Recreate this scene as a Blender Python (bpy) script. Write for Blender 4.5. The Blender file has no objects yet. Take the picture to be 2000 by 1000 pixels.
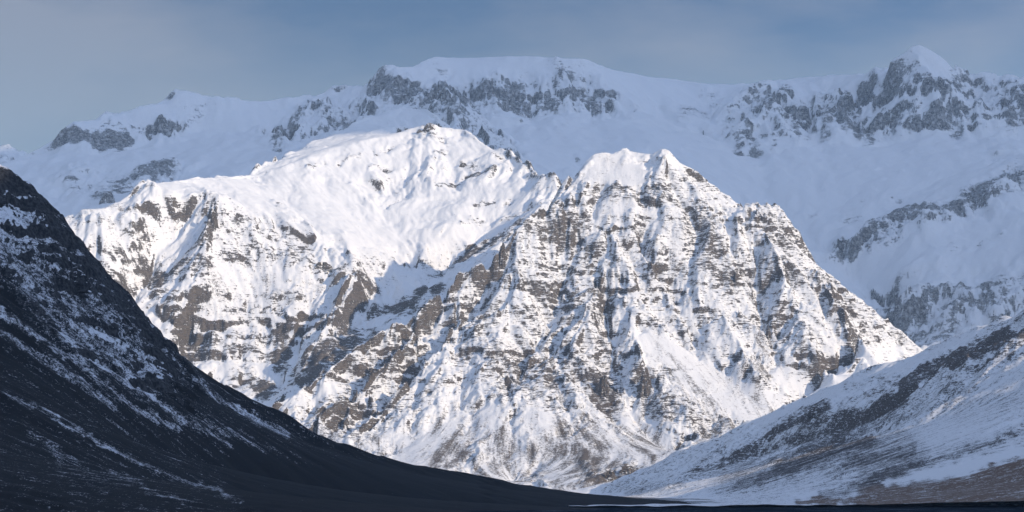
import bpy, math, random
import numpy as np
from mathutils import Vector, noise as mnoise

F32 = np.float32
scene = bpy.context.scene
COL = scene.collection

# ------------------------------------------------------------------ camera
HOR, FPX, CAMZ = 950.0, 5671.28, 20.0          # horizon row, focal length in px of the 2000 px wide photo
PITCH = math.atan((HOR - 500.0) / FPX)
cam_d = bpy.data.cameras.new("camera")
cam = bpy.data.objects.new("camera", cam_d)
COL.objects.link(cam)
cam.location = (0, 0, CAMZ)
cam.rotation_euler = (math.pi / 2 + PITCH, 0, 0)
cam_d.sensor_width = 36.0
cam_d.lens = 36.0 * FPX / 2000.0
cam_d.clip_start = 1.0
cam_d.clip_end = 200000.0
scene.camera = cam

# ------------------------------------------------------------------ light
SUN_AZ = math.radians(55)      # to the right of straight behind the camera
SUN_EL = math.radians(20.5)
sdir = Vector((math.cos(SUN_EL) * math.sin(SUN_AZ), -math.cos(SUN_EL) * math.cos(SUN_AZ), math.sin(SUN_EL)))
sun_d = bpy.data.lights.new("sun", 'SUN')
sun_d.energy = 4.0
sun_d.angle = math.radians(0.53)
sun_d.color = (1.0, 0.83, 0.62)
sun = bpy.data.objects.new("sun", sun_d)
COL.objects.link(sun)
sun.location = (3000, -2000, 3000)
sun.rotation_euler = (-sdir).to_track_quat('-Z', 'Y').to_euler()

scene.view_settings.view_transform = 'Standard'
scene.view_settings.look = 'None'
scene.view_settings.gamma = 1.0
scene.view_settings.use_curve_mapping = False
scene.view_settings.exposure = 0.0

world = bpy.data.worlds.new("World")
scene.world = world
world.use_nodes = True
wn, wl = world.node_tree.nodes, world.node_tree.links
wn.clear()
w_out = wn.new('ShaderNodeOutputWorld')
w_bg = wn.new('ShaderNodeBackground')
w_sky = wn.new('ShaderNodeTexSky')
w_sky.sky_type = 'NISHITA'
w_sky.sun_disc = False
w_sky.sun_elevation = SUN_EL
w_sky.sun_rotation = math.atan2(sdir.x, sdir.y)
w_sky.altitude = 300
w_sky.air_density = 1.0
w_sky.dust_density = 0.6
w_sky.ozone_density = 1.5
w_bg.inputs['Strength'].default_value = 0.12
# thin even stratus over the blue: a soft noise in sky direction mixes a grey-blue veil with the clear sky
w_tc = wn.new('ShaderNodeTexCoord')
w_map = wn.new('ShaderNodeMapping')
w_map.inputs['Scale'].default_value = (4.0, 4.0, 12.0)
w_map.inputs['Location'].default_value = (2.1, 1.4, 0.2)
w_map.inputs['Rotation'].default_value = (0.0, 0.25, 0.0)
w_ns = wn.new('ShaderNodeTexNoise')
w_ns.inputs['Scale'].default_value = 1.0
w_ns.inputs['Detail'].default_value = 7.0
w_ns.inputs['Roughness'].default_value = 0.56
w_rmp = wn.new('ShaderNodeMapRange')
w_rmp.inputs['From Min'].default_value = 0.42
w_rmp.inputs['From Max'].default_value = 0.61
w_rmp.inputs['To Min'].default_value = 0.0
w_rmp.inputs['To Max'].default_value = 1.0
w_mix = wn.new('ShaderNodeMix'); w_mix.data_type = 'RGBA'
wl.new(w_tc.outputs['Generated'], w_map.inputs['Vector'])
wl.new(w_map.outputs[0], w_ns.inputs['Vector'])
wl.new(w_ns.outputs['Fac'], w_rmp.inputs['Value'])
w_veil = wn.new('ShaderNodeMix'); w_veil.data_type = 'RGBA'          # deep blue gaps to pale grey cloud
w_veil.inputs['A'].default_value = (0.45, 1.12, 2.5, 1)
w_veil.inputs['B'].default_value = (2.6, 2.75, 3.5, 1)
wl.new(w_rmp.outputs[0], w_veil.inputs['Factor'])
w_z = wn.new('ShaderNodeSeparateXYZ'); wl.new(w_tc.outputs['Generated'], w_z.inputs[0])
w_hz = wn.new('ShaderNodeMapRange'); w_hz.interpolation_type = 'SMOOTHSTEP'    # mist: the sky pales toward the horizon all round
w_hz.inputs['From Min'].default_value = 0.173; w_hz.inputs['From Max'].default_value = 0.105
w_hz.inputs['To Max'].default_value = 0.85
wl.new(w_z.outputs['Z'], w_hz.inputs['Value'])
w_mist = wn.new('ShaderNodeMix'); w_mist.data_type = 'RGBA'
w_mist.inputs['B'].default_value = (2.65, 3.45, 4.6, 1)
wl.new(w_hz.outputs[0], w_mist.inputs['Factor']); wl.new(w_veil.outputs['Result'], w_mist.inputs['A'])
w_dot = wn.new('ShaderNodeVectorMath'); w_dot.operation = 'DOT_PRODUCT'
w_dot.inputs[1].default_value = sdir
wl.new(w_tc.outputs['Generated'], w_dot.inputs[0])
w_fwd = wn.new('ShaderNodeMapRange')                                   # cloud scatters forward: brighter on the sun's side
w_fwd.inputs['From Min'].default_value = -0.5
w_fwd.inputs['From Max'].default_value = 1.0
w_fwd.inputs['To Min'].default_value = 0.85
w_fwd.inputs['To Max'].default_value = 3.2
wl.new(w_dot.outputs['Value'], w_fwd.inputs['Value'])
w_sc = wn.new('ShaderNodeVectorMath'); w_sc.operation = 'SCALE'
wl.new(w_mist.outputs['Result'], w_sc.inputs[0]); wl.new(w_fwd.outputs[0], w_sc.inputs['Scale'])
w_mix.inputs['Factor'].default_value = 0.85
wl.new(w_sky.outputs[0], w_mix.inputs['A']); wl.new(w_sc.outputs[0], w_mix.inputs['B'])
wl.new(w_mix.outputs['Result'], w_bg.inputs['Color'])
wl.new(w_bg.outputs[0], w_out.inputs['Surface'])

scene.render.engine = 'CYCLES'
scene.cycles.use_denoising = True
scene.cycles.max_bounces = 6
scene.cycles.filter_width = 1.5
scene.cycles.use_adaptive_sampling = False
scene.cycles.diffuse_bounces = 3
scene.cycles.volume_bounces = 1
scene.cycles.sample_clamp_indirect = 6.0

# ------------------------------------------------------------------ projection helpers
cP, sP = math.cos(PITCH), math.sin(PITCH)

def P(u, v, Y):
    """world point seen at photo pixel (u, v) at forward distance Y metres"""
    a = (u - 1000.0) / FPX
    b = (500.0 - v) / FPX
    dy = cP - b * sP
    dz = sP + b * cP
    t = Y / dy
    return (a * t, Y, CAMZ + dz * t)

def proj(x, y, z):
    zz = z - CAMZ
    d = y * cP + zz * sP
    up = -y * sP + zz * cP
    return 1000.0 + FPX * x / d, 500.0 - FPX * up / d

# ------------------------------------------------------------------ noise
_r = np.random.RandomState(7)
_perm = np.concatenate([_r.permutation(256)] * 3).astype(np.int32)
_ang = _r.rand(256).astype(F32) * 2 * np.pi
_gx, _gy = np.cos(_ang), np.sin(_ang)
_rx, _ry = _r.rand(256).astype(F32), _r.rand(256).astype(F32)

def gn(x, y, seed=0):
    x = np.asarray(x, F32); y = np.asarray(y, F32)
    xi = np.floor(x).astype(np.int32); yi = np.floor(y).astype(np.int32)
    fx = x - xi; fy = y - yi
    X0 = (xi + seed * 17) & 255; X1 = (xi + 1 + seed * 17) & 255
    Y0 = yi & 255; Y1 = (yi + 1) & 255
    u = fx * fx * fx * (fx * (fx * 6 - 15) + 10); v = fy * fy * fy * (fy * (fy * 6 - 15) + 10)
    def g(X, Y, dx, dy):
        k = _perm[(_perm[X] + Y + seed * 31) & 255]
        return _gx[k] * dx + _gy[k] * dy
    a = g(X0, Y0, fx, fy); b = g(X1, Y0, fx - 1, fy)
    c = g(X0, Y1, fx, fy - 1); d = g(X1, Y1, fx - 1, fy - 1)
    return ((a + u * (b - a)) + v * ((c + u * (d - c)) - (a + u * (b - a)))) * 1.5

def fbm(x, y, octv=4, seed=0, gain=0.5, ridged=False):
    s = 0.0; a = 1.0; t = 0.0
    for i in range(octv):
        n = gn(x * (2.03 ** i), y * (2.03 ** i), seed + i * 3)
        if ridged: n = 1.0 - 2.0 * np.abs(n)
        s = s + a * n; t += a; a *= gain
    return s / t

def sstep(a, b, x):
    t = np.clip((x - a) / (b - a), 0, 1)
    return t * t * (3 - 2 * t)

def erode(x, y, gx, gy, wave, octv, amp, seed=0, slope_ref=0.5, gain=0.5):
    """branching gullies: stripes that run down the slope, each octave turned by the one before"""
    h = np.zeros_like(x)
    gx = gx.copy(); gy = gy.copy()
    for o in range(octv):
        cell = wave * 0.9
        px = x / cell; py = y / cell
        ix = np.floor(px).astype(np.int32); iy = np.floor(py).astype(np.int32)
        m = np.sqrt(gx * gx + gy * gy) + 1e-4
        sx = -gy / m; sy = gx / m
        k = 2 * np.pi * cell / wave
        C = np.zeros_like(x); S = np.zeros_like(x)
        for i in (-1, 0, 1):
            for j in (-1, 0, 1):
                h1 = _perm[(_perm[(ix + i + seed * 13 + o * 7) & 255] + iy + j) & 255]
                vx = px - (ix + i + 0.15 + 0.7 * _rx[h1]); vy = py - (iy + j + 0.15 + 0.7 * _ry[h1])
                w = np.exp(-(vx * vx + vy * vy) * 2.2)
                ph = (vx * sx + vy * sy) * k
                C += np.cos(ph) * w; S += np.sin(ph) * w
        mag = np.sqrt(C * C + S * S) + 1e-6
        C /= mag; S /= mag
        f = np.clip(m / slope_ref, 0, 1)
        a = amp * wave * 0.1
        h += C * a * f
        d = -S * (2 * np.pi / wave) * a * f * 0.8
        gx += d * sx; gy += d * sy
        wave *= 0.5; amp *= gain * 2 * 0.62
    return h

# ------------------------------------------------------------------ surface through traced ridge and valley lines
def solve(x0, x1, y0, y1, dx, lines, edge=None, iters=160):
    prev = None
    for f in (16, 8, 4, 2, 1):
        h = dx * f
        nx = int((x1 - x0) / h) + 2; ny = int((y1 - y0) / h) + 2
        if nx < 4 or ny < 4: continue
        acc = np.zeros((ny, nx)); cnt = np.zeros((ny, nx))
        for ln in lines:
            for (a, b) in zip(ln[:-1], ln[1:]):
                n = max(1, int(math.hypot(b[0] - a[0], b[1] - a[1]) / (h * 0.4)))
                t = np.linspace(0, 1, n + 1)
                X = a[0] + (b[0] - a[0]) * t; Y = a[1] + (b[1] - a[1]) * t; Z = a[2] + (b[2] - a[2]) * t
                i = np.round((X - x0) / h).astype(int); j = np.round((Y - y0) / h).astype(int)
                ok = (i >= 0) & (i < nx) & (j >= 0) & (j < ny)
                np.add.at(acc, (j[ok], i[ok]), Z[ok]); np.add.at(cnt, (j[ok], i[ok]), 1)
        m = cnt > 0
        c = np.where(m, acc / np.maximum(cnt, 1), 0)
        if prev is None:
            z = np.full((ny, nx), c[m].mean() if m.any() else 0.0)
        else:
            jj, ii = np.meshgrid(np.arange(ny) * h, np.arange(nx) * h, indexing='ij')
            z = bil(prev[0], ii / prev[1], jj / prev[1])
        for k in range(iters if f > 1 else iters // 2):
            z[m] = c[m]
            p = np.pad(z, 1, mode='edge')
            z = 0.25 * (p[:-2, 1:-1] + p[2:, 1:-1] + p[1:-1, :-2] + p[1:-1, 2:])
        z[m] = c[m] * 0.8 + z[m] * 0.2
        prev = (z, h)
    return prev[0]

def bil(A, fx, fy):
    ny, nx = A.shape
    fx = np.clip(fx, 0, nx - 1.001); fy = np.clip(fy, 0, ny - 1.001)
    i = fx.astype(np.int32); j = fy.astype(np.int32)
    tx = (fx - i); ty = (fy - j)
    return (A[j, i] * (1 - tx) + A[j, i + 1] * tx) * (1 - ty) + (A[j + 1, i] * (1 - tx) + A[j + 1, i + 1] * tx) * ty

def cub(A, fx, fy):
    """smooth B-spline-like sampling: Catmull-Rom in both directions"""
    ny, nx = A.shape
    fx = np.clip(fx, 1, nx - 2.001); fy = np.clip(fy, 1, ny - 2.001)
    i = fx.astype(np.int32); j = fy.astype(np.int32)
    tx = fx - i; ty = fy - j
    i = np.clip(i, 1, nx - 3); j = np.clip(j, 1, ny - 3)
    def w(t):
        return ((-0.5 * t + 1.0) * t - 0.5) * t, ((1.5 * t - 2.5) * t) * t + 1.0, ((-1.5 * t + 2.0) * t + 0.5) * t, ((0.5 * t - 0.5) * t) * t
    wx = w(tx); wy = w(ty); s = 0.0
    for b in range(4):
        r = 0.0
        for a in range(4):
            r = r + A[j + b - 1, i + a - 1] * wx[a]
        s = s + r * wy[b]
    return s

def blur(A, n=1):
    for _ in range(n):
        p = np.pad(A, 1, mode='edge')
        A = (p[:-2, 1:-1] + p[2:, 1:-1] + p[1:-1, :-2] + p[1:-1, 2:] + 4 * p[1:-1, 1:-1]) / 8
    return A

# where the rock, the scree and the snow fields lie: strokes traced once, read at every vertex when the mesh is built
RU, RV = np.meshgrid(np.arange(-100, 2104, 4.0), np.arange(-20, 1064, 4.0))
RW = (RU + 9 * fbm(RU / 35, RV / 35, 2, 3) + 5 * gn(RU / 12, RV / 12, 4),
      RV + 8 * fbm(RU / 35, RV / 35, 2, 5) + 4 * gn(RU / 12, RV / 12, 6))

def paint(strokes):
    A = np.zeros_like(RU)
    for (val, wd, pts) in strokes:
        D = np.full_like(RU, 1e9)
        if len(pts) == 1: pts = [pts[0], (pts[0][0] + 0.1, pts[0][1])]
        for a, b in zip(pts[:-1], pts[1:]):
            vx, vy = b[0] - a[0], b[1] - a[1]
            t = np.clip(((RW[0] - a[0]) * vx + (RW[1] - a[1]) * vy) / (vx * vx + vy * vy + 1e-6), 0, 1)
            D = np.minimum(D, (RW[0] - a[0] - t * vx) ** 2 + (RW[1] - a[1] - t * vy) ** 2)
        D = np.sqrt(D)
        A += val * (1 - sstep(0.55 * wd, 1.35 * wd, D))
    return A

def at(A, u, v):
    return bil(A, (u + 100) / 4.0, (v + 20) / 4.0)

def make_mesh(name, V, nv, nu, attrs, mat, smooth=True):
    me = bpy.data.meshes.new(name)
    idx = np.arange(nv * nu).reshape(nv, nu)
    q = np.stack([idx[:-1, :-1], idx[:-1, 1:], idx[1:, 1:], idx[1:, :-1]], -1).reshape(-1, 4).astype(np.int32)
    me.vertices.add(nv * nu); me.loops.add(q.size); me.polygons.add(len(q))
    me.vertices.foreach_set('co', V.astype(F32).ravel())
    me.loops.foreach_set('vertex_index', q.ravel())
    me.polygons.foreach_set('loop_start', np.arange(0, q.size, 4, dtype=np.int32))
    me.polygons.foreach_set('loop_total', np.full(len(q), 4, np.int32))
    me.polygons.foreach_set('use_smooth', np.full(len(q), smooth, bool))
    me.update(calc_edges=True)
    for k, a in attrs.items():
        if a.ndim == 3:
            t = me.attributes.new(k, 'FLOAT_VECTOR', 'POINT'); t.data.foreach_set('vector', a.astype(F32).ravel())
        else:
            t = me.attributes.new(k, 'FLOAT', 'POINT'); t.data.foreach_set('value', a.astype(F32).ravel())
    me.materials.append(mat)
    o = bpy.data.objects.new(name, me)
    COL.objects.link(o)
    return o

def tag(o, label=None, cat=None, kind=None, group=None):
    if label: o['label'] = label
    if cat: o['category'] = cat
    if kind: o['kind'] = kind
    if group: o['group'] = group
    return o

HF = {}          # name -> function giving ground height, for things that stand on the slopes

def terrain(name, urange, yvals, lines, p, mat):
    """p: settings. lines in world xyz."""
    ua = np.arange(urange[0], urange[1] + 0.1, urange[2])
    if len(urange) > 3:                                    # coarser continuation left and right of the picture
        ua = np.concatenate([np.arange(urange[3], urange[0] - 8, 16.0), ua, np.arange(ua[-1] + 12, urange[4] + 1, 16.0)])
    A = (ua - 1000.0) / FPX / cP
    yv = np.asarray(yvals, float)
    y1 = yv[-1]; y0 = yv[0]
    x0 = min((A[0] * y0), (A[0] * y1)) - 40; x1 = max(A[-1] * y0, A[-1] * y1) + 40
    dx = p.get('base', 10.0)
    x0 -= dx * 3; x1 += dx * 3; yb0 = y0 - 40; yb1 = y1 + 40
    Z = solve(x0, x1, yb0, yb1, dx, lines)
    Z = blur(Z, p.get('blur', 1))
    Zs = blur(Z, p.get('gblur', 6))
    GY, GX = np.gradient(Zs, dx)
    AA, YY = np.meshgrid(A, yv)
    XX = AA * YY
    fx = (XX - x0) / dx; fy = (YY - yb0) / dx
    z = cub(Z, fx, fy).astype(F32)
    gx = bil(GX, fx, fy).astype(F32); gy = bil(GY, fx, fy).astype(F32)
    x = XX.astype(F32); y = YY.astype(F32)
    u, v = proj(x, y, z)
    M = {k: at(paint(s), u, v).astype(F32) for k, s in p['paint'].items()}
    sm = np.clip(M.get('smooth', 0 * x), 0, 1)             # 1 = smooth snow field or scree cone
    sm = sm * (1 - 0.85 * np.clip(2.0 * M.get('rock', 0 * x), 0, 1))
    ea = (1 - (1 - p.get('sme', 0.12)) * sm) * (1 - 0.85 * np.clip(M.get('calm', 0 * x), 0, 1))
    # gullies
    wx = x + 25 * gn(x / 160, y / 160, 11) ; wy = y + 25 * gn(x / 160, y / 160, 12)
    for (wave, octv, amp, sd) in p.get('erode', []):
        e = erode(wx, wy, gx, gy, wave, octv, amp, sd)
        z = z + e * ea * (1 + p.get('ecrag', 0.0) * M.get('crag', 0 * x))
    for (w, amp, octv, sd) in p.get('fbm', []):
        z = z + amp * fbm(x / w, y / w, octv, sd) * (0.25 + 0.75 * ea)
    # ledges of the lava layers
    tm = np.clip(M.get('ledge', 0 * x) + p.get('ledge0', 0.0), 0, 1.3) * (1 - sm)
    tm = tm * np.clip(0.75 + 1.3 * fbm(x / 130, (y + z) / 130, 2, 91), 0.15, 1.4)
    for (per, a, sd, cut) in p.get('strata', []):
        s = (z + p.get('dip', (0, 0))[0] * x + p.get('dip', (0, 0))[1] * y + per * 0.9 * fbm(x / (per * 7), y / (per * 7), 3, sd) + per * 0.35 * gn(x / (per * .9), y / (per * .9), sd + 2)) / per
        s = s + 0.9 * gn(s / 2.7, 0 * s + sd * 1.7, sd)
        n = np.floor(s); f = s - n
        hn = _rx[(n.astype(np.int32) * 37 + sd * 11) & 255]          # some layers are thick cliffs, some hardly show
        g = np.where(f < cut, 0.25 * f / cut, 0.25 + 0.75 * sstep(cut, 1.0, f))
        kk = gn(x / (per * 3.2) + n * 7.3, y / (per * 3.2) + n * 3.1, sd + 5) * 1.8 + 0.5 * gn(x / (per * 1.1), y / (per * 1.1), sd + 6) + 1.3 * hn - 0.35
        z = z + a * per * (g - f) * tm * np.clip(kk + 0.2, 0, 1)
    # crag roughness
    cm = np.clip(M.get('calm', 0 * x), 0, 1)
    ck = (1 - cm) * np.clip(M.get('crag', 0 * x) + p.get('crag0', 0.0), 0, 1.5)
    for (w, amp, sd) in p.get('crags', []):
        z = z + amp * fbm(x / w, y / w * 0.6, 3, sd, ridged=True) * ck * (1 - sm)
    fl = p.get('flute', 0.0)
    if fl:
        fw = p.get('flutew', 16.0)
        rib = 1 - 2 * np.abs(gn(x / fw + 0.6 * gn(x / 60, z / 60, 71), z / (fw * 7) + y / (fw * 14), 72)) * 1.3
        rib2 = gn(x / (fw * 0.45), z / (fw * 5), 73)
        z = z + fl * 0.35 * fw * rib * ck * (1 - sm)
    # true slope on the final surface
    V = np.stack([x, y, z], -1)
    du = np.zeros_like(V); dv = np.zeros_like(V)
    du[:, 1:-1] = V[:, 2:] - V[:, :-2]; du[:, 0] = V[:, 1] - V[:, 0]; du[:, -1] = V[:, -1] - V[:, -2]
    dv[1:-1] = V[2:] - V[:-2]; dv[0] = V[1] - V[0]; dv[-1] = V[-1] - V[-2]
    N = np.cross(du, dv); N /= np.linalg.norm(N, axis=-1, keepdims=True) + 1e-9
    tan = np.sqrt(np.maximum(1 - N[..., 2] ** 2, 0)) / np.maximum(N[..., 2], 0.05)
    # concavity holds snow
    lap = np.zeros_like(z)
    lap[2:-2, 2:-2] = (z[2:-2, :-4] + z[2:-2, 4:] + z[:-4, 2:-2] + z[4:, 2:-2] - 4 * z[2:-2, 2:-2])
    T, W = p.get('rock_slope', (1.05, 0.9))
    rk = 0.5 + (np.clip(tan, 0, 3.0) - T) / W + p.get('rockw', 0.45) * M.get('rock', 0 * x) - p.get('smoothw', 0.42) * sm - np.clip(lap, -3, 3) * p.get('conc', 0.03)
    rk = rk + p.get('patch', 0.12) * (fbm(x / 45, (y + z) / 45, 3, 41) + 1.1 * fbm(x / 170, (y + z) / 170, 2, 43))
    if p.get('relief_snow'):                               # northward facets keep less snow
        rk = rk + p['relief_snow'] * (-N[..., 0])
    rp = M.get('rock', 0 * x)
    bk = p.get('base', 10.0) * 2.6
    br = 0.75 * fbm(x / bk, (z + 0.4 * y) / (bk * 0.55), 3, 81) + 0.35 * gn(x / (bk * 3), (z + y) / (bk * 2), 83)
    rk = np.where(rp > 0.12, np.maximum(rk, -0.05 + p.get('pfloor', 0.9) * np.minimum(rp, 1.0) * sstep(0.12, 0.4, rp) + br), rk)
    if fl: rk = rk + ck * (1 - sm) * (0.45 * rib2 - 0.3 * rib)
    rk = np.clip(rk, -1, 2)
    du_ = np.clip(M.get('dust', 0 * x) + p.get('dust0', 0.0), 0, 1.5)
    # noise averaged along the fall line: streaks of scree and drifted snow
    SX = blur(GX, p.get('fblur', 8)); SY = blur(GY, p.get('fblur', 8))
    px_, py_ = x.copy(), y.copy(); c1 = 0 * x; sw = p.get('streak', 5.0); nst = 12
    for k in range(nst):
        c1 += gn(px_ / sw, py_ / sw, 63) + 0.8 * gn(px_ / (sw * 2.7), py_ / (sw * 2.7), 65) + 0.8 * gn(px_ / (sw * 7), py_ / (sw * 7), 66)
        q1 = (px_ - x0) / dx; q2 = (py_ - yb0) / dx
        a1 = bil(SX, q1, q2); a2 = bil(SY, q1, q2); mm = np.sqrt(a1 * a1 + a2 * a2) + 1e-4
        px_ += (a1 / mm * sw * 1.3).astype(F32); py_ += (a2 / mm * sw * 1.3).astype(F32)
    c1 = c1 / nst * 4.5
    o = make_mesh(name, V, len(yv), len(A), {'rock': rk, 'dust': du_, 'streak': c1, 'veg': np.clip(M.get('veg', 0 * x), 0, 1)}, mat)
    uu, vv = proj(V[..., 0], V[..., 1], V[..., 2])
    HF[o.name] = (V, uu, vv)
    return o

# ------------------------------------------------------------------ materials
def nd(nt, t, **k):
    n = nt.nodes.new(t)
    for a, b in k.items(): setattr(n, a, b)
    return n

def mth(nt, op, a, b=None, c=None, clamp=False):
    n = nt.nodes.new('ShaderNodeMath'); n.operation = op; n.use_clamp = clamp
    for i, q in enumerate((a, b, c)):
        if q is None: continue
        if isinstance(q, (int, float)): n.inputs[i].default_value = q
        else: nt.links.new(q, n.inputs[i])
    return n.outputs[0]

def noise(nt, vec, scale, detail=4, rough=0.55, stretch=None):
    if stretch:
        m = nd(nt, 'ShaderNodeMapping'); m.inputs['Scale'].default_value = stretch
        nt.links.new(vec, m.inputs['Vector']); vec = m.outputs[0]
    n = nd(nt, 'ShaderNodeTexNoise')
    n.inputs['Scale'].default_value = scale; n.inputs['Detail'].default_value = detail; n.inputs['Roughness'].default_value = rough
    nt.links.new(vec, n.inputs['Vector'])
    return n.outputs['Fac']

def mixc(nt, f, a, b):
    n = nd(nt, 'ShaderNodeMix'); n.data_type = 'RGBA'
    if isinstance(f, (int, float)): n.inputs['Factor'].default_value = f
    else: nt.links.new(f, n.inputs['Factor'])
    for s, q in (('A', a), ('B', b)):
        if isinstance(q, tuple): n.inputs[s].default_value = q + (1,) if len(q) == 3 else q
        else: nt.links.new(q, n.inputs[s])
    return n.outputs['Result']

def ss(nt, x, a, b):
    n = nd(nt, 'ShaderNodeMapRange'); n.interpolation_type = 'SMOOTHSTEP'
    n.inputs['From Min'].default_value = a; n.inputs['From Max'].default_value = b
    nt.links.new(x, n.inputs['Value'])
    return n.outputs[0]

def mountain_material(name, px, rockA=(0.13, 0.105, 0.085), rockB=(0.055, 0.047, 0.042), snow=(0.88, 0.87, 0.855),
                      scree=(0.17, 0.14, 0.115), k=0.85, fine=0.35, bump=0.8, veg=(0.07, 0.05, 0.035), streakw=0.10, lay=1.0, solid=0.26, vert=0.7, edge=(0.47, 0.55), clean=0.25, rime=0.1, sedge=(0.68, 0.92)):
    """px: size in metres of one pixel of the photo on this mountain"""
    m = bpy.data.materials.new(name); m.use_nodes = True
    nt = m.node_tree; nt.nodes.clear()
    out = nd(nt, 'ShaderNodeOutputMaterial'); bs = nd(nt, 'ShaderNodeBsdfPrincipled')
    nt.links.new(bs.outputs[0], out.inputs['Surface'])
    tc = nd(nt, 'ShaderNodeTexCoord').outputs['Object']
    def attr(n):
        a = nd(nt, 'ShaderNodeAttribute'); a.attribute_name = n; return a.outputs['Fac']
    rk, du, st, vg = attr('rock'), attr('dust'), attr('streak'), attr('veg')
    n1 = noise(nt, tc, 1 / (px * 8), 6, 0.68)                                  # patches
    n2 = noise(nt, tc, 1 / (px * 9), 4, 0.65, (0.33, 0.33, 3.0))                # flat lying layers
    n3 = noise(nt, tc, 1 / (px * 5), 4, 0.65, (1.2, 1.2, 0.28))                  # upright joints
    n4 = noise(nt, tc, 1 / (px * 2.2), 3, 0.7)                                 # grains
    th = mth(nt, 'TANH', mth(nt, 'DIVIDE', mth(nt, 'SUBTRACT', rk, 0.5), 0.34))
    base = mth(nt, 'MULTIPLY_ADD', th, solid, 0.5)
    base = mth(nt, 'MULTIPLY_ADD', mth(nt, 'MINIMUM', rk, 0.0), clean, base)
    f = mth(nt, 'MULTIPLY_ADD', mth(nt, 'SUBTRACT', n1, 0.5), k, base)
    n5 = noise(nt, tc, 1 / (px * 4), 3, 0.6, (0.28, 0.28, 2.2))                # thin snow on thin ledges
    f = mth(nt, 'MULTIPLY_ADD', mth(nt, 'SUBTRACT', n2, 0.5), k * 0.9 * lay, f)
    f = mth(nt, 'MULTIPLY_ADD', mth(nt, 'SUBTRACT', n5, 0.5), k * 0.8 * lay, f)
    f = mth(nt, 'MULTIPLY_ADD', mth(nt, 'SUBTRACT', n3, 0.5), k * vert, f)
    f = mth(nt, 'MULTIPLY_ADD', mth(nt, 'SUBTRACT', n4, 0.5), k * 0.8, f)
    rock = ss(nt, f, *edge)
    # thin snow over scree: dust raises how much stone shows between the snow
    g = mth(nt, 'ADD', n4, mth(nt, 'MULTIPLY', mth(nt, 'SUBTRACT', n1, 0.5), 0.9))
    g = mth(nt, 'MULTIPLY_ADD', st, streakw, g)
    g = mth(nt, 'MULTIPLY_ADD', du, fine, g)
    scr = mth(nt, 'MULTIPLY', ss(nt, g, sedge[0], sedge[1]), ss(nt, du, 0.02, 0.25))
    rc = mixc(nt, ss(nt, n2, 0.35, 0.65), rockB, rockA)
    rc = mixc(nt, mth(nt, 'MULTIPLY', ss(nt, n4, 0.35, 0.8), 0.6), rc, rockA)
    rc = mixc(nt, mth(nt, 'MULTIPLY', ss(nt, mth(nt, 'ADD', n1, mth(nt, 'MULTIPLY', n3, 0.5)), 0.62, 0.95), rime), rc, snow)
    sc = mixc(nt, ss(nt, n1, 0.3, 0.7), tuple(c * 0.6 for c in scree), scree)
    sc = mixc(nt, vg, sc, veg)
    sn = mixc(nt, ss(nt, n3, 0.3, 0.7), snow, tuple(c * 0.97 for c in snow))
    c = mixc(nt, scr, sn, sc)
    c = mixc(nt, rock, c, rc)
    nt.links.new(c, bs.inputs['Base Color'])
    bs.inputs['Roughness'].default_value = 0.85
    bs.inputs['Specular IOR Level'].default_value = 0.15
    hgt = mth(nt, 'MULTIPLY', rock, mth(nt, 'ADD', mth(nt, 'MULTIPLY', n2, 1.2), mth(nt, 'ADD', n3, mth(nt, 'MULTIPLY', n4, 0.6))))
    hgt = mth(nt, 'MULTIPLY_ADD', n1, 0.25, hgt)
    hgt = mth(nt, 'MULTIPLY_ADD', scr, 0.25, hgt)
    hgt = mth(nt, 'MULTIPLY_ADD', st, 0.05, hgt)
    b = nd(nt, 'ShaderNodeBump'); b.inputs['Strength'].default_value = bump; b.inputs['Distance'].default_value = px * 3.2
    nt.links.new(hgt, b.inputs['Height']); nt.links.new(b.outputs[0], bs.inputs['Normal'])
    return m

def L3(pts, dY=0.0):
    return [P(u, v, Y * 1000 + dY) for (u, v, Y) in pts]

def behind(ln, dist, drop):
    return [(x * (y + dist) / y, y + dist, z - drop) for (x, y, z) in ln]

def yrows(*segs):
    out = []
    for (a, b, s) in segs:
        out += list(np.arange(a, b, s))
    out.append(segs[-1][1])
    return np.array(out)

#@@CENTRAL
# ================================================================== central pyramid
def yc(v):
    return np.interp(v, [290, 400, 500, 600, 700, 800, 870, 950, 965], [8970, 8790, 8620, 8460, 8270, 8020, 7820, 7520, 7350])

def LC(pts, off=0.0):          # a line on the face of the pyramid; last number pulls it to (-) or from (+) the viewer
    return [P(q[0], q[1], yc(q[1]) + (q[2] if len(q) > 2 else off)) for q in pts]

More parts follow.
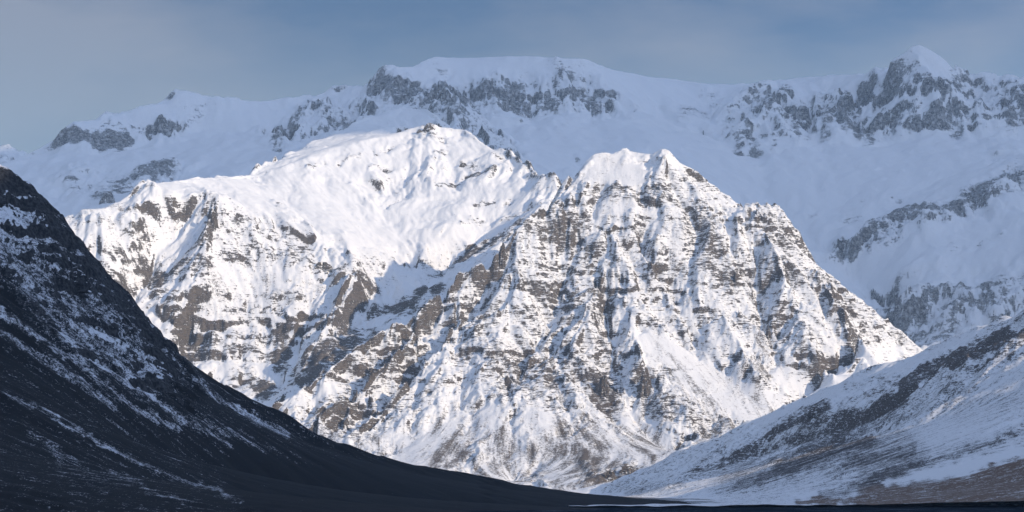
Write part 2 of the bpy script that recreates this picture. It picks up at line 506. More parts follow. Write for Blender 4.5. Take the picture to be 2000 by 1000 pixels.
crestC = L3([(300, 985, 7.85), (380, 940, 7.9), (450, 860, 7.95), (540, 797, 8.03), (590, 765, 8.08), (640, 722, 8.17), (690, 690, 8.26), (750, 655, 8.33), (800, 618, 8.40),
             (830, 600, 8.44), (870, 562, 8.5), (910, 535, 8.54), (955, 510, 8.56), (975, 480, 8.6), (1000, 460, 8.63), (1040, 425, 8.7), (1080, 395, 8.78), (1095, 370, 8.85),
             (1110, 350, 8.92), (1135, 318, 8.99), (1158, 301, 9.0), (1175, 296, 9.0), (1190, 299, 9.02), (1218, 290, 9.06), (1240, 297, 9.05), (1280, 301, 9.02), (1291, 289, 9.0),
             (1303, 291, 8.99), (1330, 320, 8.98), (1355, 335, 8.98), (1380, 362, 8.97), (1410, 380, 8.96), (1440, 410, 8.93), (1448, 418, 8.93), (1455, 403, 8.9), (1480, 401, 8.88),
             (1500, 405, 8.87), (1522, 412, 8.86), (1545, 440, 8.84), (1562, 455, 8.83), (1572, 492, 8.82), (1590, 515, 8.8), (1615, 530, 8.8), (1650, 570, 8.78), (1700, 602, 8.76),
             (1730, 625, 8.75), (1760, 655, 8.73), (1795, 685, 8.7), (1850, 735, 8.7), (1950, 830, 8.7), (2050, 930, 8.7)])
linesC = [crestC]
linesC.append(behind(crestC[16:44], 260, 210))
linesC.append([(x - 20, y + 230, max(z - 120, 20)) for (x, y, z) in crestC[:15]])
linesC.append(behind(crestC[44:], 260, 120))
# spurs
linesC += [
    LC([(1110, 352, 0), (1112, 400, -20), (1090, 440, -25), (1050, 470, -30), (1010, 500, -40), (1000, 560, -60), (985, 620, -75), (965, 690, -90), (940, 740, -95), (905, 790, -70), (800, 870, -40), (700, 915, -10)]),
    LC([(830, 600, 0), (800, 660, -30), (740, 720, -60), (660, 790, -60), (600, 850, -40)]),
    LC([(900, 560, -10), (895, 620, -35), (840, 700, -60), (790, 760, -60), (700, 840, -50), (640, 885, -30)]),
    LC([(1200, 400, -20), (1190, 480, -35), (1170, 560, -50), (1140, 640, -70), (1100, 700, -95), (1080, 760, -115), (1060, 830, -110), (1040, 900, -80), (1000, 950, -30)]),
    LC([(1300, 300, 0), (1300, 380, -15), (1290, 450, -30), (1270, 540, -40), (1230, 600, -50), (1235, 660, -70), (1270, 740, -90), (1300, 800, -60), (1330, 860, -20)]),
    LC([(1440, 430, -10), (1430, 500, -30), (1420, 580, -40), (1440, 660, -40), (1480, 740, -30)]),
    LC([(1480, 405, 0), (1500, 470, -25), (1540, 540, -40), (1570, 620, -50), (1600, 700, -40), (1640, 750, -30)]),
    LC([(1600, 530, 0), (1650, 620, -30), (1700, 690, -40), (1720, 730, -30)]),
]
# gullies
linesC += [
    LC([(985, 500, 20), (960, 560, 48), (925, 630, 70), (885, 680, 85), (830, 740, 85), (775, 790, 60), (700, 860, 30)]),
    LC([(880, 580, 45), (850, 640, 60), (790, 700, 55), (720, 770, 50), (640, 850, 30)]),
    LC([(800, 640, 20), (760, 690, 10), (700, 740, 10), (620, 810, 10), (580, 850, 5)]),
    LC([(1105, 420, 10), (1108, 480, 25), (1100, 560, 20), (1070, 640, 15), (1040, 700, 0), (1010, 760, -20)]),
    LC([(1150, 500, 10), (1172, 580, 10), (1190, 650, 5), (1200, 720, 0), (1215, 790, 10), (1260, 850, 25), (1320, 890, 20)]),
    LC([(1250, 480, 10), (1290, 560, 15), (1340, 640, 10), (1400, 720, 20), (1470, 790, 30), (1520, 800, 30)]),
    LC([(1455, 430, 15), (1470, 500, 30), (1475, 580, 30), (1500, 640, 20), (1525, 700, 20), (1530, 780, 40)]),
    LC([(1570, 520, 15), (1600, 600, 20), (1630, 670, 20), (1640, 720, 20), (1590, 770, 30)]),
]
# back
linesC.append([(x, 9380.0, 150.0) for x in np.linspace(-1200, 1700, 12)])
# foot
linesC.append(L3([(400, 968, 7.55), (600, 968, 7.3), (900, 966, 7.1), (1050, 965, 7.1), (1180, 960, 7.2), (1240, 930, 7.35), (1300, 900, 7.55), (1350, 870, 7.75), (1430, 845, 7.9), (1540, 795, 8.1), (1620, 765, 8.25), (1700, 722, 8.4), (1760, 725, 8.45), (1850, 800, 8.3)]))
linesC.append([(x, 7000.0, -15.0) for x in np.linspace(-1100, 1500, 12)])

paintC = {
 'smooth': [
    (0.8, 13, [(1150, 308), (1180, 299), (1240, 297), (1290, 291), (1330, 322)]), (1.0, 26, [(1180, 330), (1240, 340)]), (0.9, 20, [(1150, 345), (1230, 352)]), (0.7, 14, [(1200, 402), (1270, 410)]),
    (1.0, 26, [(1280, 690), (1330, 730), (1400, 770), (1480, 800)]), (1.0, 22, [(1300, 680), (1400, 740), (1520, 790)]), (1.0, 20, [(1270, 660), (1300, 680)]),
    (0.9, 26, [(1600, 700), (1640, 740)]), (0.9, 24, [(1530, 730), (1620, 775), (1680, 750)]), (0.9, 20, [(1640, 680), (1740, 700)]),
    (0.9, 40, [(960, 830), (1000, 900), (960, 950)]), (0.9, 40, [(1050, 810), (1080, 880), (1100, 920)]), (0.9, 45, [(880, 870), (820, 900)]),
    (0.9, 40, [(1150, 860), (1220, 900), (1280, 890)]), (0.8, 25, [(1230, 820), (1300, 880)]),
    (0.8, 20, [(640, 850), (720, 870), (790, 850)]), (0.7, 16, [(900, 810), (870, 840), (780, 890)]), (0.6, 14, [(560, 790), (640, 770), (700, 740)]),
    (0.7, 9, [(1200, 590), (1240, 650), (1280, 690)]), (0.7, 9, [(1140, 570), (1180, 640)]), (0.8, 12, [(1390, 450), (1420, 500)]), (0.7, 9, [(1460, 620), (1500, 700)]),
    (0.6, 10, [(1310, 470), (1330, 500)]), (0.6, 9, [(1330, 600), (1370, 660)]), (0.6, 12, [(1110, 860), (1100, 820)]),
 ],
 'rock': [
    (-1.0, 12, [(1160, 303), (1200, 300)]), (0.55, 16, [(1170, 372), (1230, 380), (1290, 385)]), (0.5, 12, [(1270, 350), (1300, 370)]), (0.35, 10, [(1310, 395), (1370, 410)]),
    (0.7, 20, [(1060, 410), (1090, 440), (1140, 430)]), (0.6, 16, [(1040, 450), (1100, 465)]), (0.5, 14, [(1100, 480), (1160, 500)]),
    (0.3, 14, [(1000, 470), (980, 520), (950, 560)]), (-0.9, 22, [(935, 565), (870, 620), (800, 680)]), (0.4, 20, [(960, 620), (900, 690)]),
    (0.35, 30, [(1080, 560), (1180, 600)]), (0.30, 40, [(1060, 640), (1180, 700)]), (0.45, 40, [(980, 740), (1080, 760), (1180, 760)]),
    (0.4, 26, [(960, 690), (1100, 720)]), (0.65, 26, [(1170, 740), (1190, 790)]), (0.55, 26, [(1250, 740), (1290, 790)]), (0.4, 28, [(1320, 800), (1390, 830)]),
    (0.5, 18, [(1260, 740), (1300, 730)]), (0.45, 22, [(1340, 440), (1400, 480)]), (0.4, 26, [(1370, 420), (1420, 560)]), (0.4, 20, [(1490, 430), (1540, 480)]),
    (0.5, 14, [(1340, 520), (1400, 535)]), (0.5, 14, [(1420, 530), (1450, 540)]), (0.35, 18, [(1530, 520), (1600, 560)]), (0.5, 12, [(1620, 560), (1640, 620)]),
    (0.45, 16, [(1440, 620), (1510, 640)]), (0.4, 16, [(1520, 610), (1570, 640)]), (0.35, 18, [(1560, 680), (1620, 710)]), (0.3, 18, [(1650, 600), (1760, 660)]),
    (0.5, 16, [(1180, 940), (1240, 915)]), (0.6, 13, [(1215, 915), (1240, 925)]), (0.35, 14, [(1150, 945), (1200, 960)]),
    (0.35, 22, [(620, 800), (680, 790)]), (0.35, 22, [(700, 850), (620, 830)]), (0.4, 22, [(720, 710), (800, 690)]), (0.35, 20, [(680, 750), (760, 730)]), (0.3, 22, [(760, 800), (850, 760)]),
    (0.35, 18, [(840, 620), (900, 600)]), (0.3, 14, [(1100, 840), (1140, 830)]),
 ],
 'ledge': [(0.6, 60, [(700, 750), (900, 650)]), (0.3, 80, [(1100, 600), (1300, 600)])],
 'crag': [(0.8, 25, [(1040, 430), (1130, 440)]), (0.8, 25, [(1160, 375), (1300, 380)]), (0.7, 30, [(1380, 420), (1540, 450)]), (0.5, 60, [(1000, 740), (1300, 760)])],
 'dust': [
    (0.12, 110, [(620, 880), (800, 900), (1000, 900), (1200, 890), (1330, 860)]), (0.2, 60, [(1300, 760), (1480, 800)]), (0.15, 400, [(1000, 600), (1300, 600)]),
    (0.35, 60, [(900, 880), (1000, 920), (1120, 930)]), (0.25, 60, [(1100, 860), (1240, 900)]), (0.3, 22, [(1110, 840), (1150, 900)]), (0.3, 18, [(1140, 820), (1200, 900)]),
    (0.35, 30, [(640, 860), (760, 880)]), (0.45, 16, [(980, 850), (990, 880)]), (0.4, 20, [(890, 880), (830, 910)]), (0.35, 22, [(1460, 720), (1480, 760)]),
    (0.3, 26, [(1370, 850), (1420, 850)]), (0.6, 18, [(1150, 945), (1240, 940)]), (0.25, 24, [(1250, 850), (1310, 880)]),
    (0.5, 16, [(1490, 660), (1495, 730)]),
 ],
}
matC = mountain_material('snow_and_lava_rock', 1.0, rockA=(0.145, 0.118, 0.098), rockB=(0.045, 0.038, 0.036), k=0.95, edge=(0.455, 0.585), bump=1.0, lay=1.8, vert=0.3)
pC = dict(base=9.0, blur=1, gblur=4, paint=paintC, erode=[(150, 4, 0.95, 1), (60, 3, 0.62, 9), (22, 2, 0.35, 10)], fbm=[(60, 4.5, 3, 21)], ledge0=0.75, dip=(0.02, 0.0),
          strata=[(44, 0.5, 31, 0.65), (19, 0.8, 35, 0.6), (9, 0.9, 36, 0.55)], crag0=0.35, crags=[(30, 5.0, 51), (11, 2.4, 55)], rock_slope=(2.1, 1.5), patch=0.3, conc=0.03, streak=5.0, pfloor=0.68)
C_ = terrain('mountain', (360, 1900, 1.8), yrows((7100, 7450, 7), (7450, 9060, 3.2), (9060, 9500, 14)), linesC, pC, matC)
tag(C_, 'sunlit snow and rock pyramid mountain in the middle of the picture', 'mountain', 'structure')

#@@DOME
# ================================================================== domed mountain left of it
def LD(pts):
    return L3(pts)
crestD = LD([(-500, 560, 9.0), (-100, 470, 9.1), (60, 440, 9.15), (140, 418, 9.2), (195, 404, 9.25), (240, 393, 9.35), (268, 372, 9.4), (290, 360, 9.45), (370, 349, 9.6), (430, 345, 9.8), (480, 342, 10.0), (540, 312, 10.3), (600, 282, 10.7),
             (660, 255, 11.0), (720, 228, 11.3), (790, 209, 11.45), (830, 215, 11.4), (860, 235, 11.2)])
domeD = LD([(480, 345, 9.95), (560, 322, 10.1), (640, 296, 10.3), (720, 272, 10.5), (790, 256, 10.65), (815, 248, 10.68), (835, 243, 10.7), (848, 250, 10.7), (880, 251, 10.72), (908, 252, 10.72), (920, 265, 10.65), (960, 290, 10.55), (1010, 305, 10.4),
            (1030, 318, 10.3), (1048, 338, 10.2), (1082, 344, 10.0), (1100, 375, 9.95), (1150, 450, 9.8), (1300, 560, 9.6)])
linesD = [crestD, domeD, behind(domeD[4:], 300, 180), behind(crestD, 500, 260),
    LD([(600, 295, 10.45), (700, 262, 10.8), (790, 240, 11.0), (840, 247, 10.95)]),
    # snow bowl between the left cliffs and the dome
    LD([(500, 360, 9.85), (560, 390, 9.75), (620, 420, 9.65), (660, 450, 9.5), (680, 480, 9.38), (690, 520, 9.2)]),
    LD([(835, 245, 10.7), (800, 300, 10.4), (760, 360, 10.15), (740, 400, 9.95), (760, 440, 9.8), (800, 480, 9.65)]),
    LD([(910, 255, 10.7), (900, 320, 10.35), (900, 380, 10.05), (880, 440, 9.75), (830, 500, 9.6), (780, 550, 9.38), (700, 620, 9.05), (650, 660, 8.82)]),
    LD([(1048, 345, 10.1), (1000, 390, 9.97), (960, 440, 9.85), (900, 510, 9.62), (830, 570, 9.32), (760, 620, 9.03), (700, 670, 8.75), (640, 710, 8.52), (580, 760, 8.4), (545, 790, 8.33), (500, 850, 8.2), (450, 900, 8.1)]),
    LD([(1098, 385, 9.8), (1040, 425, 9.62), (960, 512, 9.35), (880, 570, 9.12), (760, 665, 8.75)]),
    # edge of the plateau
    LD([(290, 362, 9.4), (330, 375, 9.35), (400, 380, 9.4), (430, 385, 9.42), (480, 400, 9.45), (540, 425, 9.45), (570, 440, 9.42), (620, 475, 9.35), (650, 495, 9.3), (700, 505, 9.35), (760, 500, 9.5)]),
    # left ribs and hollows
    LD([(415, 380, 9.4), (415, 430, 9.28), (405, 480, 9.15), (400, 530, 9.05), (370, 570, 8.95), (345, 610, 8.88), (320, 660, 8.8), (300, 700, 8.7)]),
    LD([(400, 395, 9.4), (360, 450, 9.32), (300, 500, 9.22), (290, 560, 9.1), (260, 600, 9.0), (240, 640, 8.9)]),
    LD([(190, 420, 9.15), (200, 470, 9.05), (210, 530, 8.95), (200, 600, 8.8), (180, 680, 8.6)]),
    LD([(290, 380, 9.38), (260, 440, 9.2), (240, 500, 9.06), (230, 560, 8.95)]),
    LD([(540, 430, 9.42), (520, 480, 9.3), (500, 540, 9.15), (490, 600, 9.02), (480, 650, 8.93), (470, 700, 8.84), (460, 760, 8.66), (440, 820, 8.45), (420, 900, 8.2)]),
    LD([(630, 500, 9.25), (640, 560, 9.12), (600, 600, 9.02), (585, 640, 8.96), (578, 690, 8.84), (570, 740, 8.66), (550, 785, 8.4)]),
    LD([(700, 520, 9.15), (680, 570, 9.02), (660, 610, 8.92), (640, 640, 8.84), (610, 680, 8.7), (585, 730, 8.55)]),
    LD([(380, 620, 8.98), (360, 690, 8.85), (380, 740, 8.7), (380, 820, 8.4), (380, 900, 8.15)]),
    [(x, 8000.0, 10.0) for x in np.linspace(-1900, 0, 8)],
]
paintD = {
 'smooth': [
    (1.0, 40, [(560, 350), (640, 400), (720, 440)]), (1.0, 40, [(640, 330), (760, 300)]), (1.0, 34, [(780, 420), (900, 400), (1000, 380)]), (1.0, 26, [(700, 470), (820, 450), (920, 430)]), (0.8, 22, [(840, 470), (900, 460), (960, 440)]),
    (1.0, 40, [(600, 290), (720, 240), (800, 225)]), (0.9, 22, [(330, 355), (440, 360), (520, 385)]), (0.8, 18, [(820, 290), (900, 300)]), (0.8, 22, [(900, 270), (960, 310)]),
    (0.7, 16, [(340, 450), (290, 490)]), (0.5, 16, [(680, 620), (740, 590), (800, 570)]), (0.6, 18, [(430, 560), (540, 560)]), (0.5, 14, [(420, 530), (600, 545)]),
    (0.7, 14, [(180, 410), (250, 400)]), (0.5, 14, [(600, 475), (640, 460)]),
 ],
 'rock': [
    (-1.2, 14, [(770, 258), (805, 252)]), (0.45, 8, [(825, 250), (845, 250)]), (0.35, 8, [(800, 262), (870, 275)]), (0.65, 6, [(850, 364), (880, 356), (910, 346), (965, 338)]), (0.5, 7, [(905, 318), (925, 322)]), (0.45, 4, [(660, 318), (700, 308)]), (0.4, 4, [(730, 300), (770, 285)]), (0.4, 4, [(760, 400), (790, 385)]), (0.45, 5, [(930, 405), (965, 392)]), (0.5, 5, [(985, 400), (1000, 392)]), (0.4, 4, [(900, 440), (950, 425)]), (0.4, 5, [(850, 300), (880, 292)]), (0.4, 4, [(960, 305), (990, 310)]), (0.4, 4, [(600, 330), (640, 318)]), (0.4, 4, [(540, 405), (560, 400)]),
    (0.3, 6, [(1020, 325), (1045, 335)]), (0.5, 5, [(720, 332), (765, 325)]),
    (0.4, 7, [(190, 440), (250, 417), (330, 404)]), (0.35, 5, [(210, 460), (300, 430)]), (-0.9, 14, [(290, 395), (340, 388), (400, 388)]), (0.25, 6, [(330, 420), (400, 404)]),
    (0.5, 9, [(412, 392), (414, 420), (407, 460)]), (0.6, 18, [(390, 470), (350, 500), (310, 540)]), (0.5, 16, [(330, 530), (400, 520)]), (0.5, 24, [(330, 590), (300, 560)]), (0.5, 18, [(290, 510), (330, 490)]),
    (0.45, 18, [(440, 490), (520, 500), (600, 500)]), (0.35, 18, [(470, 440), (600, 470)]), (0.5, 8, [(610, 525), (680, 525)]), (0.2, 10, [(680, 500), (720, 520), (700, 570)]),
    (0.35, 8, [(430, 600), (560, 600)]), (0.3, 7, [(480, 575), (600, 580)]), (0.65, 13, [(360, 685), (440, 665), (540, 650), (590, 640)]), (0.6, 12, [(380, 700), (470, 690), (560, 685)]), (0.5, 14, [(600, 640), (650, 625)]),
    (0.5, 22, [(560, 650), (550, 700)]), (0.6, 20, [(590, 745), (650, 695), (720, 655)]), (0.55, 10, [(720, 612), (790, 594), (860, 560)]), (0.5, 9, [(660, 600), (700, 575), (740, 560)]), (0.45, 8, [(760, 630), (830, 600)]), (0.45, 7, [(880, 530), (960, 480), (1020, 440)]), (0.4, 5, [(980, 430), (1040, 405)]), (0.6, 25, [(620, 690), (590, 740)]), (0.6, 22, [(680, 650), (640, 690)]), (0.45, 20, [(460, 750), (540, 760)]), (0.4, 18, [(480, 730), (520, 770)]), (0.4, 14, [(390, 650), (340, 660)]),
    (0.35, 9, [(1070, 350), (1100, 345)]), (0.3, 10, [(880, 520), (960, 480)]), (0.4, 12, [(760, 600), (850, 570)]), (0.35, 9, [(830, 540), (900, 510)]),
    (-0.5, 10, [(575, 640), (580, 700), (585, 740)]), (-1.2, 30, [(340, 420), (290, 480), (250, 540)]), (-0.8, 16, [(380, 430), (330, 510)]),
 ],
 'ledge': [(0.8, 60, [(380, 660), (560, 660)]), (0.5, 60, [(350, 580), (600, 600)])],
 'crag': [(0.9, 26, [(410, 400), (380, 500), (300, 560)]), (0.5, 30, [(200, 430), (400, 400)]), (0.5, 30, [(440, 480), (700, 520)]), (0.8, 24, [(600, 650), (600, 740)]), (0.9, 8, [(825, 248), (845, 248)])],
 'dust': [(0.3, 30, [(160, 430), (220, 400)]), (0.25, 40, [(430, 560), (600, 570)])],
}
matD = mountain_material('snow_and_cliff_rock', 1.25, rockA=(0.14, 0.115, 0.095), rockB=(0.045, 0.038, 0.036), k=0.95, edge=(0.465, 0.57), bump=0.9)
pD = dict(base=12.0, blur=1, gblur=4, paint=paintD, erode=[(240, 4, 0.6, 4), (70, 3, 0.55, 14), (26, 2, 0.5, 15)], fbm=[(140, 8, 3, 22), (45, 2.5, 3, 27)], ledge0=0.22, dip=(0.03, 0.0),
          strata=[(50, 0.7, 33, 0.6), (21, 0.8, 37, 0.6), (12, 0.7, 40, 0.6)], crag0=0.2, crags=[(38, 5.0, 52), (14, 2.2, 57)], rock_slope=(1.8, 1.3), patch=0.3, conc=0.04, streak=6.0, sme=0.38, smoothw=0.3)
D_ = terrain('mountain', (60, 1230, 2.2, -500, 1240), yrows((7950, 8300, 12), (8300, 10000, 5.0), (10000, 11500, 8)), linesD, pD, matD)
tag(D_, 'rounded snow dome with stepped cliffs below, behind and left of the sunlit pyramid', 'mountain', 'structure')

#@@BACK
# ================================================================== back range under the cloud
skyB = L3([(-900, 420, 13.8), (-500, 350, 13.6), (-140, 330, 13.6), (20, 320, 13.6), (65, 308, 13.6), (95, 303, 13.7), (112, 292, 13.7), (118, 286, 13.7), (120, 251, 13.75), (130, 245, 13.75), (143, 236, 13.75), (150, 237, 13.8), (185, 235, 13.9), (195, 232, 13.9), (200, 221, 13.9),
           (215, 219, 13.95), (250, 219, 14.0), (272, 211, 14.0), (323, 200, 14.1), (330, 185, 14.1), (345, 176, 14.15), (365, 174, 14.15), (385, 178, 14.15), (398, 188, 14.15), (440, 192, 14.2), (490, 196, 14.3), (500, 193, 14.3),
           (515, 196, 14.3), (620, 191, 14.5), (650, 178, 14.5), (665, 168, 14.5), (690, 166, 14.5), (710, 170, 14.55), (730, 170, 14.6), (740, 160, 14.4), (755, 152, 14.4), (762, 135, 14.45), (810, 131, 14.6), (835, 113, 14.7), (850, 109, 14.75),
           (885, 113, 14.9), (950, 111, 14.9), (1000, 108, 14.8), (1040, 108, 14.8), (1070, 111, 14.8), (1085, 109, 14.75), (1140, 113, 14.8), (1165, 126, 14.9), (1200, 136, 15.1), (1250, 146, 15.3), (1300, 152, 15.4), (1360, 162, 15.5), (1440, 165, 15.5),
           (1500, 161, 15.5), (1560, 154, 15.4), (1620, 149, 15.3), (1700, 140, 15.0), (1722, 131, 14.7), (1742, 108, 14.6), (1768, 98, 14.6), (1776, 85, 14.6), (1790, 81, 14.6), (1800, 84, 14.6), (1815, 94, 14.6), (1840, 108, 14.6), (1858, 125, 14.65), (1890, 142, 14.7),
           (1920, 144, 14.7), (1950, 152, 14.7), (1975, 151, 14.65), (2000, 154, 14.6), (2060, 160, 14.6), (2150, 190, 14.6), (2400, 180, 14.7), (2900, 240, 14.8)])
linesB = [skyB, behind(skyB, 500, 60), behind(skyB, 1000, 300),
    # foot of the wall of cliffs
    L3([(118, 283, 13.62), (180, 283, 13.65), (250, 297, 13.7), (320, 275, 13.85), (400, 250, 14.0), (520, 270, 13.9), (560, 290, 13.8), (640, 270, 13.9), (740, 215, 14.1), (800, 215, 14.2), (870, 215, 14.3), (960, 215, 14.35), (1010, 228, 14.3), (1060, 225, 14.35), (1180, 218, 14.4), (1260, 225, 14.5)]),
    L3([(1260, 225, 14.5), (1330, 230, 14.5), (1400, 270, 14.3), (1440, 300, 13.95), (1520, 300, 13.95), (1600, 280, 14.1), (1700, 290, 14.1), (1800, 270, 14.2), (1860, 250, 14.2), (1920, 275, 14.1), (1980, 270, 14.1), (2060, 280, 14.1)]),
    # rib at 1520 and hollows beside it
    L3([(1500, 163, 15.3), (1520, 161, 14.9), (1510, 200, 14.6), (1480, 240, 14.3), (1450, 290, 13.98)]),
    L3([(1385, 185, 15.2), (1385, 215, 14.9), (1390, 250, 14.5)]),
    L3([(1600, 180, 15.1), (1590, 220, 14.8), (1580, 260, 14.35)]),
    L3([(1650, 190, 14.8), (1640, 230, 14.5), (1625, 275, 14.1)]),
    L3([(1720, 150, 14.75), (1740, 200, 14.5), (1740, 245, 14.25)]), L3([(1790, 85, 14.6), (1800, 130, 14.5), (1830, 170, 14.35), (1830, 215, 14.22)]),
    L3([(1680, 200, 14.85), (1680, 260, 14.3)]), L3([(1900, 160, 14.65), (1920, 220, 14.35)]), L3([(1990, 160, 14.6), (1985, 210, 14.35)]),
    # ridge that runs from the wall towards the dome
    L3([(740, 175, 14.4), (760, 200, 14.15), (860, 175, 14.3)]),
    L3([(855, 172, 14.35), (865, 205, 13.6), (885, 225, 13.3), (930, 260, 13.0), (980, 292, 12.7), (1030, 330, 12.4), (1100, 400, 12.1)]),
    L3([(600, 205, 14.4), (560, 250, 14.0), (525, 285, 13.6)]),
    # long snow slopes below
    L3([(20, 330, 13.2), (160, 380, 12.6), (210, 400, 12.3), (300, 430, 12.0)]),
    L3([(400, 300, 13.4), (340, 350, 12.9), (300, 390, 12.4), (260, 450, 12.0)]),
    L3([(960, 250, 13.9), (1020, 320, 13.0), (1060, 400, 12.4), (1080, 480, 12.0)]),
    L3([(1250, 250, 14.0), (1300, 330, 13.2), (1400, 420, 12.7), (1500, 500, 12.3), (1600, 560, 12.0), (1700, 620, 11.7), (1790, 680, 11.4)]),
    L3([(1480, 320, 13.7), (1500, 400, 13.1), (1590, 480, 12.65), (1680, 560, 12.2), (1760, 640, 11.8)]),
    L3([(1950, 290, 13.8), (1850, 340, 13.3), (1750, 400, 12.9), (1640, 470, 12.5), (1600, 500, 12.35)]),
    L3([(2060, 300, 13.5), (1990, 340, 13.0), (1900, 385, 12.7), (1800, 430, 12.45), (1700, 460, 12.38), (1620, 495, 12.3)]),
    L3([(2060, 360, 12.9), (1960, 420, 12.5), (1860, 480, 12.2), (1760, 520, 12.0)]),
    L3([(2060, 500, 11.9), (2000, 530, 11.8), (1900, 560, 11.75), (1800, 570, 11.7), (1730, 590, 11.6)]),
    L3([(2060, 620, 11.3), (1980, 640, 11.3), (1900, 660, 11.3), (1800, 690, 11.2), (1700, 760, 11.0)]),
    [(x, 11000.0, 250.0) for x in np.linspace(-2200, 2200, 10)],
]
